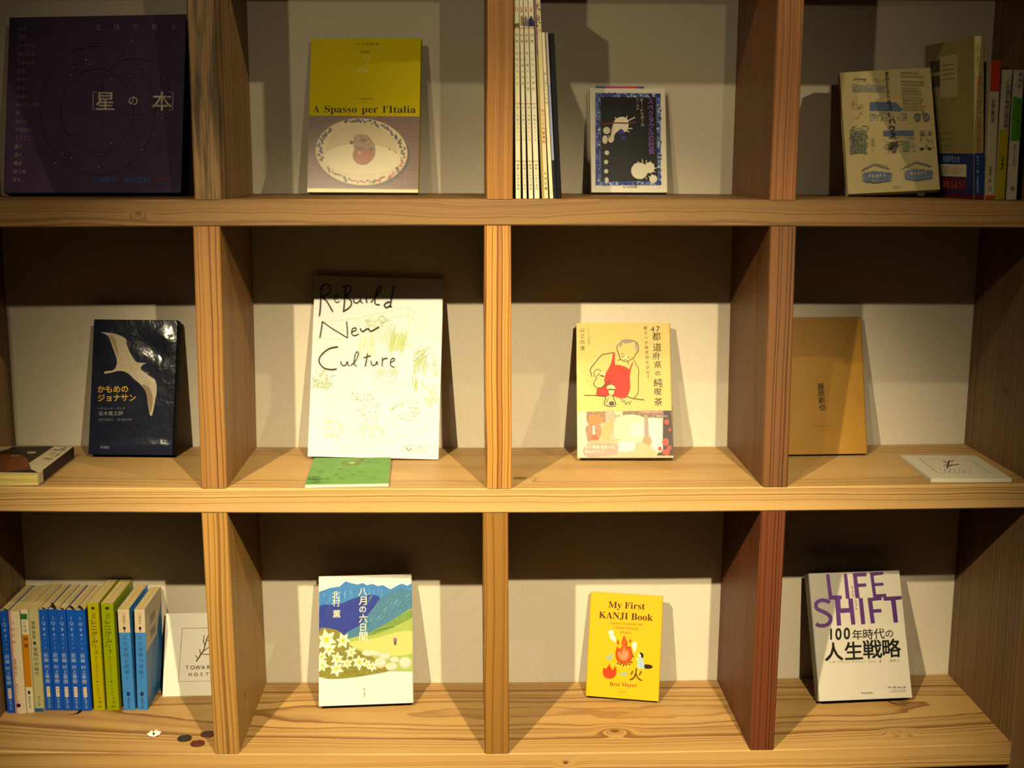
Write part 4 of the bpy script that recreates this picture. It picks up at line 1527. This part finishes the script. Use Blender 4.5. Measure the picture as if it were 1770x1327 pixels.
for k, ((x, th), lb) in enumerate(zip(xs, lbs)):
    t, cm = bx(4 + k, x, 121.5 + (k % 2) * .6, th, 147, wear, (0.2, 0.1, 0.3, 0.1, 0.5)[k], 102, lb)
    blue_print(cm, th, 147, '123123'[k])
    if k in (0, 1, 2, 3, 4):
        h_ = (0.5, 8, 1.5, 4.5, 5)[k]
        ribbon(t, [(th * .3, 8, 146.8), (th * .45, 5, 147 + h_ * .6), (th * .4, 3, 147 + h_), (th * .7, 1, 147 + h_ * .5), (th * .8, 0, 147.2)], 3.4 if h_ > 3 else 2)
    if k == 3:
        ribbon(t, [(th * .85, 0, 0.8), (th * .9, -4, -0.1), (th * .8, -9, -0.2), (th * .4, -12, -0.2), (-0.1 * th, -13, -0.2)], 4.5)


def mil_print(cm, th, H, vol, ink):
    s = Sheet(cm, th, H, rough=0.4)
    s.rect(th * .35, 5, th * .65, 9, ink)
    s.column('ミレニアム1', th * .52, 18, th * .52, 62, 7.2, ink, 0.01)
    s.column('ドラゴン・タトゥーの女', th * .25, 26, th * .25, 62, 2.6, ink)
    s.text(vol, th * .55, 70, 5.4, ink, 0.01)
    s.column('スティーグ・ラーソン', th * .5, 78, th * .5, 108, 3.0, ink)
    s.rect(th * .4, 113, th * .6, 114.2, ink)
    s.column('ハヤカワ', th * .5, 120, th * .5, 134, 2.8, ink)
    s.column('文庫', th * .6, 138, th * .6, 144, 2.8, ink)
    s.text('HM', th * .55, 151, 4.0, ink)
    s.done('spine_print')


t, cm = bx(9, -561.0, 123.5, 15.2, 156.5, '#aaa000', 0.3, 101, 'bright yellow paperback, left of the yellow-green one')
mil_print(cm, 15.2, 156.5, '上', '#3c3a08')
t, cm = bx(10, -543.4, 124.5, 17.0, 156.5, '#8f9a06', 0.1, 101, 'yellow-green paperback, right of the bright yellow one')
mil_print(cm, 17.0, 156.5, '下', '#33360a')


def sky_print(cm, th, H, vol):
    s = Sheet(cm, th, H, rough=0.4)
    s.rect(0, 0, th, 34, '#cdb898')
    s.column('三浦綾子', th / 2, 7, th / 2, 21, 3.6, '#3a322a')
    s.oval(th / 2, 27.5, 1.9, 2.3, '#2a2420')
    s.rect(th / 2 - .6, 29, th / 2 + .6, 33, '#2a2420')
    s.column('天北原野の物語' + vol, th / 2, 42, th / 2, 100, 5.6, '#2c5c8c', 0.008)
    s.oval(th / 2, 124, 2.4, 3.4, '#17335c')
    s.column('講談社文庫', th / 2, 131, th / 2, 144, 3.0, '#2c4c84')
    s.done('spine_print')


t, cm = bx(11, -521.0, 126, 16.0, 148, '#3f82cc', 0.3, 100, 'sky blue paperback with cream top, left of its twin')
sky_print(cm, 16.0, 148, '上')
t, cm = bx(12, -502.2, 127, 14.4, 148, '#3f82cc', -1.2, 92, 'sky blue paperback with its back cover showing, right end of the row of books')
sky_print(cm, 14.4, 148, '下')
s = Sheet(cm, 91, 148, O=(14.4, 0.5, 0), X=(0, 1, 0), Z=(0, 0, 1), rough=0.35)
s.N = Vector((1, 0, 0))
s.rect(0, 0, 91, 148, '#2f6ea4', 0.12)
s.poly([(0, 0), (91, 0), (88, 20), (70, 40), (62, 60), (0, 63)], '#bfae88')
for y in (20, 40):
    s.rect(24, y, 54, y + 13, '#77705c', 0.2)
s.poly([(40, 90), (66, 60), (78, 120), (58, 132), (30, 126)], '#5a86b8', True)
s.done('back_cover_print', label='blue back cover with cream corner')

# --- hostel card leaning on the wall ------------------------------------------------
t = thing('card', 'large white card with a branch emblem, leaning on the wall behind the first divider', 'card',
          (-478.2, 172.3, zb('C', -430) + 1.2), rot3(2.5, 22.0, -0.6))
v, f = box(0, 110, 0, 1.6, 0, 117)
cd = mesh_obj('card_sheet', v, f, mat('#e6dfd2', 0.55), t)
s = Sheet(cd, 110, 117, [(1112, 308), (1632, 308), (1624, 867), (1100, 865)], rough=0.55)
s.line([(1225, 410), (1522, 410), (1505, 768), (1204, 768), (1225, 410)], 3.6, '#8a5a50', False)
s.done('frame_line')
BR_ = '#5a3226'
for a_, b_, w_ in (((1322, 635), (1372, 560), 9), ((1372, 560), (1392, 480), 8), ((1392, 480), (1405, 455), 7), ((1330, 612), (1316, 592), 5),
                   ((1352, 592), (1344, 552), 6), ((1365, 570), (1400, 545), 6), ((1380, 528), (1366, 490), 6), ((1370, 500), (1372, 458), 5),
                   ((1390, 490), (1410, 500), 5), ((1400, 545), (1440, 520), 5), ((1405, 455), (1420, 430), 5), ((1405, 500), (1450, 470), 5), ((1360, 585), (1412, 590), 5)):
    s.line([a_, b_], w_, BR_, False)
s.done('branch_emblem', label='brown branch emblem')
for k, ch in enumerate('TOWARDS'):
    s.text(ch, 1262 + k * 36, 675, 36, BR_, 0.015, sx=1.05)
for k, ch in enumerate('HOSTEL'):
    s.text(ch, 1284 + k * 38, 722, 33, BR_, 0.015, sx=1.05)
s.done('lettering')

# --- small things on the board --------------------------------------------------------
for (x, y, col, lb) in ((-417.8, 41.2, '#2e241a', 'dark brown coin, leftmost of three on the bottom shelf'),
                        (-397.6, 27.0, '#6e2c18', 'reddish copper coin nearest the front edge of the bottom shelf'),
                        (-390.0, 54.0, '#5c2a1e', 'copper coin nearest the first divider, on the bottom shelf')):
    t = thing('coin', lb, 'coin', (x, y, zb('C', x) + 0.05), None, 'coins beside the first divider')
    n = 36
    R_ = 9.4
    vs_, fs_ = [], []
    prof = [(R_ - .3, 0), (R_, .3), (R_, 1.3), (R_ - .3, 1.6), (R_ - 1.1, 1.6), (R_ - 1.3, 1.3)]
    for r_, z_ in prof:
        for i in range(n):
            a_ = 2 * math.pi * i / n
            vs_.append((r_ * math.cos(a_), r_ * math.sin(a_), z_))
    for k in range(len(prof) - 1):
        for i in range(n):
            j = (i + 1) % n
            fs_.append((k * n + i, k * n + j, (k + 1) * n + j, (k + 1) * n + i))
    fs_.append(tuple(reversed(range(n))))
    fs_.append(tuple(range((len(prof) - 1) * n, len(prof) * n)))
    mesh_obj('coin_disc', vs_, fs_, mat(col, 0.42, 0.2, 260, 0.1, 0.5, 0, 0.45), t)
# folded paper star
t = thing('paper_flower', 'tiny cream folded paper flower lying left of the coins', 'ornament', (-460.8, 51.0, zb('C', -460)))
qq = random.Random(2)
for k in range(6):
    a_ = k * math.pi / 3 + .3
    ca, sa = math.cos(a_), math.sin(a_)

    def pt(u, v_, z_):
        return (u * ca - v_ * sa, u * sa + v_ * ca, z_)
    r1 = 9.2 + qq.uniform(-.8, .8)
    vs_ = [pt(1.2, 0, 1.0), pt(r1 * .6, 3.9, 0.8), pt(r1, 0, 3.2), pt(r1 * .6, -3.9, 0.8), pt(r1 * .55, 0, 5.4), pt(r1 * .5, 0, 0.2)]
    fs_ = [(0, 1, 4), (1, 2, 4), (2, 3, 4), (3, 0, 4), (0, 5, 1), (1, 5, 2), (2, 5, 3), (3, 5, 0)]
    mesh_obj('petal', vs_, fs_, mat('#fff6c8' if k % 2 else '#f4dcc8', 0.7, k=0.9), t)
vs_, fs_ = [], []
for i in range(10):
    a_ = 2 * math.pi * i / 10
    vs_ += [(1.8 * math.cos(a_), 1.8 * math.sin(a_), 0), (1.5 * math.cos(a_), 1.5 * math.sin(a_), 3.4)]
for i in range(10):
    j = (i + 1) % 10
    fs_.append((2 * i, 2 * j, 2 * j + 1, 2 * i + 1))
fs_.append(tuple(range(1, 20, 2)))
fs_.append(tuple(reversed(range(0, 20, 2))))
mesh_obj('flower_centre', vs_, fs_, mat('#4a3a22', 0.8), t)

# --- mountain novel -----------------------------------------------------------------------
t, cm = book('hardback', 'white novel with blue mountains and white flowers painted on its jacket', 'book',
             (-249.8, 128.4, -349.0, 5.5, 20.8, -0.8), 132.7, 20, 180.5, 'R', mat('#dcd8ca', 0.5), True)
s = Sheet(cm, 132.7, 180.5, [(122, 172), (895, 180), (925, 1195), (160, 1228)])
s.ink = 0.46
s.poly([(122, 300), (130, 300), (225, 270), (300, 262), (352, 220), (400, 238), (455, 250), (495, 238), (530, 258), (575, 248), (620, 268), (660, 260), (725, 298),
        (780, 268), (815, 254), (860, 272), (905, 255), (915, 700), (140, 700)], '#3f84cc', var=0.1)
for k in range(60):
    x = rnd.uniform(140, 900)
    y = rnd.uniform(285, 330)
    s.line([(x, y), (x + rnd.uniform(-14, 14), y + rnd.uniform(25, 70))], 4, rnd.choice(['#6aa8dc', '#3a7ac0', '#7fb4dc', '#3f84cc']), False)
s.poly([(134, 430), (250, 410), (330, 400), (400, 370), (480, 350), (570, 338), (640, 365), (600, 440), (500, 560), (420, 640), (300, 660), (145, 660)], '#2c3c9c', True, 0.1)
for k in range(40):
    x, y = rnd.uniform(150, 560), rnd.uniform(400, 600)
    s.line([(x, y), (x + rnd.uniform(-10, 20), y + rnd.uniform(20, 60))], 4, rnd.choice(['#3a4cb0', '#26348c', '#3a3a9c']), False)
s.poly([(360, 650), (480, 580), (560, 480), (640, 380), (730, 315), (820, 300), (905, 325), (918, 500), (800, 600), (600, 680), (420, 700)], '#4a80a4', True, 0.12)
for k in range(50):
    x, y = rnd.uniform(560, 890), rnd.uniform(340, 560)
    s.line([(x, y), (x - 30, y + rnd.uniform(20, 50))], 4, rnd.choice(['#6a9ab0', '#3f789c', '#7fa8a8', '#56709c']), False)
s.poly([(380, 690), (560, 650), (720, 560), (850, 480), (912, 455), (925, 950), (420, 950)], '#a8bc5c', var=0.06)
s.poly([(540, 655), (700, 570), (820, 500), (912, 462), (914, 520), (760, 600), (600, 660)], '#7c9c48', True, 0.15)
s.poly([(400, 720), (600, 690), (800, 640), (920, 650), (925, 800), (700, 830), (500, 780)], '#cdd07a', True)
s.line([(590, 640), (660, 620), (760, 600)], 6, '#4c6a3c')
s.poly([(140, 640), (200, 600), (330, 640), (420, 760), (560, 820), (680, 905), (690, 958), (150, 992)], '#8a8434', True, 0.25)
for x, y, rx, ry in ((560, 806, 60, 26), (620, 812, 40, 22), (690, 832, 48, 28), (770, 862, 38, 26), (655, 885, 50, 42), (745, 915, 50, 32), (855, 885, 52, 48)):
    s.oval(x, y, rx, ry, '#c8bfa0', n=20)
    s.oval(x - 3, y - 5, rx * .86, ry * .8, '#ded8c4', n=20)
s.oval(770, 705, 15, 20, '#9a6a8c')
s.rect(762, 715, 780, 745, '#5c4a5c')
s.done('mountain_painting', label='painted blue mountains above a green valley')


def flower(cx, cy, r_, a0, n=6):
    for k in range(n):
        a_ = a0 + 2 * math.pi * k / n
        ca, sa = math.cos(a_), math.sin(a_)
        rr = r_ * rnd.uniform(.85, 1.1)
        s.poly([(cx, cy), (cx + rr * .5 * ca - rr * .26 * sa, cy + rr * .5 * sa + rr * .26 * ca), (cx + rr * ca, cy + rr * sa),
                (cx + rr * .5 * ca + rr * .26 * sa, cy + rr * .5 * sa - rr * .26 * ca)], rnd.choice(['#f6f0d4', '#efe8c8', '#f8f2dc']))
    s.oval(cx, cy, r_ * .25, r_ * .23, '#d8c848', n=12)


for cx, cy, r_, a0 in ((205, 695, 95, .3), (345, 702, 72, .1), (232, 772, 62, .5), (170, 832, 52, .2), (300, 850, 62, .6), (178, 902, 60, .1), (295, 930, 68, .35),
                       (385, 888, 50, .5), (415, 798, 52, .2), (480, 878, 66, .45), (545, 890, 40, .3), (590, 912, 50, .6)):
    flower(cx, cy, r_, a0)
s.done('white_flowers', label='painted white star-shaped flowers')
for ch, x, y, z_ in (('八', 497, 312, 62), ('月', 499, 385, 66), ('の', 500, 455, 54), ('六', 506, 528, 62), ('日', 507, 600, 58), ('間', 511, 672, 66)):
    s.text(ch, x, y, z_, '#f2ead4', 0.012)
s.done('title', label='white vertical title')
for ch, x, y in (('北', 272, 330), ('村', 277, 392), ('薫', 284, 486)):
    s.text(ch, x, y, 58, '#f2ead4', 0.006)
s.column('角川書店', 528, 1090, 533, 1142, 14, '#8a8070')
s.done('author_name')

# --- yellow first kanji book -------------------------------------------------------------------
t, cm = book('hardback', 'small bright yellow book with a campfire drawing, lettered My First KANJI Book', 'book',
             (129.2, 166.8, -354.7, -12.6, 17.8, 0.15), 104.7, 14, 148.6, 'L', mat('#ecaa04', 0.45), False, r=2.0)
s = Sheet(cm, 104.7, 148.6, [(228, 130), (965, 178), (900, 1222), (195, 1168)], rough=0.38)
KB = '#4a2410'
s.text('𝐌𝐲 𝐅𝐢𝐫𝐬𝐭', 596, 283, 96, KB, 0.006, fit=372, ang=-3.0)
s.text('𝐊𝐀𝐍𝐉𝐈 𝐁𝐨𝐨𝐤', 588, 388, 98, KB, 0.006, fit=545, ang=-3.2)
s.done('title', label='dark brown serif title')
s.text('𝐉𝐚𝐩𝐚𝐧𝐞𝐬𝐞 𝐋𝐚𝐧𝐠𝐮𝐚𝐠𝐞 𝐚𝐧𝐝', 592, 463, 34, '#8a5410', fit=330, ang=-2.6)
s.text('𝐂𝐮𝐥𝐭𝐮𝐫𝐞 𝐭𝐡𝐫𝐨𝐮𝐠𝐡', 592, 507, 34, '#8a5410', fit=240, ang=-2.6)
s.text('𝐏𝐢𝐜𝐭𝐮𝐫𝐞𝐬', 590, 550, 32, '#8a5410', fit=115, ang=-2.0)
s.text('𝐁𝐫𝐞𝐭 𝐌𝐚𝐲𝐞𝐫', 562, 1068, 54, '#6a3a10', fit=268, ang=-2.8)
s.text('文芸社', 560, 1128, 20, '#a07810', fit=80)
s.done('author_name')
DR, OR, PK = '#c43c14', '#dc5a18', '#e8825a'
s.poly([(568, 582), (590, 620), (605, 660), (600, 690), (630, 690), (645, 720), (652, 790), (630, 840), (570, 862), (510, 840), (485, 790), (488, 730), (502, 688), (520, 715), (545, 690), (548, 640)], DR, True)
s.poly([(568, 610), (585, 650), (582, 690), (620, 730), (628, 790), (600, 835), (545, 838), (508, 800), (505, 750), (530, 730), (550, 700), (556, 650)], OR, True)
s.poly([(570, 690), (582, 740), (605, 730), (612, 780), (585, 820), (545, 820), (515, 780), (515, 740), (545, 765), (558, 730)], PK, True)
s.poly([(505, 622), (522, 650), (515, 672), (500, 660)], DR, True)
s.poly([(630, 612), (642, 640), (632, 656), (622, 640)], DR, True)
s.poly([(425, 865), (440, 900), (462, 920), (478, 885), (495, 915), (490, 970), (460, 1000), (420, 1005), (378, 990), (360, 945), (368, 900), (390, 910), (408, 890)], DR, True)
s.line([(425, 870), (430, 930), (428, 975)], 7, '#a82c10')
s.line([(462, 925), (462, 970)], 7, '#a82c10')
for a_, b_ in (((490, 870), (520, 850)), ((520, 880), (545, 855)), ((560, 895), (570, 862)), ((600, 885), (585, 860)), ((635, 880), (610, 855)), ((655, 850), (625, 845))):
    s.line([a_, b_], 15, '#5a5010', False)
for x, y in ((492, 868), (522, 880), (568, 893), (602, 884), (632, 880)):
    s.oval(x, y, 9, 8, '#cdb060')
s.poly([(425, 530), (455, 528), (468, 550), (462, 575), (485, 600), (480, 650), (455, 630), (430, 605), (425, 575), (412, 552)], '#f4ecd2', True)
s.poly([(660, 650), (690, 645), (698, 680), (688, 715), (675, 748), (660, 720), (650, 685)], '#f4ecd2', True)
s.poly([(395, 785), (420, 790), (450, 760), (455, 785), (440, 820), (405, 822)], '#8aa8a0', True)
s.poly([(530, 948), (575, 948), (578, 935), (602, 960), (575, 985), (572, 972), (530, 970)], '#8aa8a0')
s.oval(800, 888, 52, 22, '#241414', 4)
s.poly([(712, 800), (740, 790), (762, 830), (768, 905), (735, 905), (700, 895), (705, 850)], '#a8bcc0', True)
for k in range(5):
    s.line([(712 + k * 3, 812 + k * 18), (758, 812 + k * 19)], 3, '#5a7c98', False)
s.oval(724, 775, 18, 22, '#f0d8a8')
s.poly([(730, 748), (758, 762), (760, 800), (742, 800), (735, 772), (722, 760)], '#1c1410', True)
s.poly([(690, 812), (712, 800), (712, 820), (694, 828)], '#f0d8a8')
s.line([(640, 770), (665, 800), (650, 760)], 10, '#6a6030')
s.done('campfire_drawing', label='orange campfire with smoke and a small kneeling person')
s.text('火', 688, 965, 112, '#5a3a08', 0.012, ang=-3)
s.done('kanji_character')
s = Sheet(cm, 14, 148.6, O=(0, 14, 0), X=(0, -1, 0), Z=(0, 0, 1), rough=0.4)
s.N = Vector((-1, 0, 0))
for k in range(16):
    s.rect(4.5, 8 + k * 5.2, 10, 11 + k * 5.2, '#3a2410')
s.done('spine_print')

# --- white business book -------------------------------------------------------------------------
t, cm = book('hardback', 'white book with huge violet foil lettering LIFE SHIFT, bottom right compartment', 'book',
             (458.5, 124.7, -348.1, 2.0, 22.6, 0.91), 135, 22, 179.9, 'L', mat('#c4bcae', 0.5), True)
s = Sheet(cm, 135, 179.9, [(133, 158), (912, 132), (1012, 1198), (228, 1242)], rough=0.3, spec=0.5)
s.metal = 0.75
VI = '#7a4a9c'


def foil(pts, col=VI):
    s.poly(pts, col)


foil([(285, 165), (315, 163), (338, 345), (418, 345), (422, 378), (310, 384)])
foil([(437, 160), (466, 158), (490, 372), (456, 374)])
foil([(515, 155), (632, 150), (634, 182), (552, 186), (560, 245), (630, 242), (632, 270), (564, 274), (575, 368), (538, 370)])
foil([(662, 150), (775, 143), (778, 168), (695, 178), (702, 240), (776, 236), (779, 262), (706, 266), (715, 335), (800, 330), (803, 358), (690, 366)])
foil([(388, 380), (408, 378), (412, 455), (482, 452), (475, 372), (515, 370), (537, 592), (502, 595), (490, 490), (408, 496), (416, 600), (378, 604), (362, 380)])
foil([(565, 368), (600, 366), (622, 588), (586, 592)])
foil([(640, 366), (760, 358), (762, 384), (682, 392), (690, 462), (758, 458), (760, 488), (692, 492), (704, 580), (668, 584)])
foil([(775, 358), (930, 348), (932, 378), (880, 384), (900, 574), (862, 576), (840, 388), (778, 390)])
s.line([(318, 408), (290, 392), (240, 388), (202, 412), (205, 455), (250, 480), (300, 505), (325, 540), (312, 580), (275, 600), (225, 602), (200, 585)], 33, VI)
s.done('foil_title', label='large violet foil capitals')
s.rough, s.spec, s.metal = 0.55, 0.08, 0.0
s.column('ライフ', 510, 280, 516, 348, 24, '#1c1810', 0.02)
s.column('シフト', 540, 392, 548, 458, 24, '#1c1810', 0.02)
s.text('1', 328, 675, 130, '#161412', 0.02, sx=.9)
s.text('0', 391, 673, 138, '#161412', 0.02, sx=.82)
s.text('0', 463, 668, 138, '#161412', 0.02, sx=.82)
for ch, x, y, z_ in (('年', 552, 678, 78), ('時', 645, 672, 80), ('代', 738, 668, 80), ('の', 824, 668, 64)):
    s.text(ch, x, y, z_, '#161412', 0.012, ang=2)
for ch, x, y in (('人', 350, 822), ('生', 520, 812), ('戦', 680, 798), ('略', 842, 788)):
    s.text(ch, x, y, 138, '#161412', 0.022, ang=3)
s.done('title', label='bold black lettering')
s.text('リンダ・グラットン｜アンドリュー・スコット　著', 532, 905, 21, '#7a4a40', fit=445, ang=1.6)
s.text('池村千秋　訳', 865, 893, 18, '#7a4a40', fit=76, ang=2)
s.text('The 100-Year Life', 883, 1115, 24, '#2a2420', 0.01, fit=150, ang=1.5)
s.text('Living and Working', 900, 1138, 13, '#6a5a50', fit=116, ang=1.5)
s.text('in an Age of Longevity', 890, 1152, 13, '#6a5a50', fit=140, ang=1.5)
s.text('東洋経済新報社', 632, 1166, 16, '#7a5a50', fit=100, ang=1.5)
s.done('author_name')
ribbon(t, [(100, 10, 0.5), (104, 4, -5.5), (110, -2, -7.3), (118, -10, -7.6), (123, -14, -7.6)], 2.0)
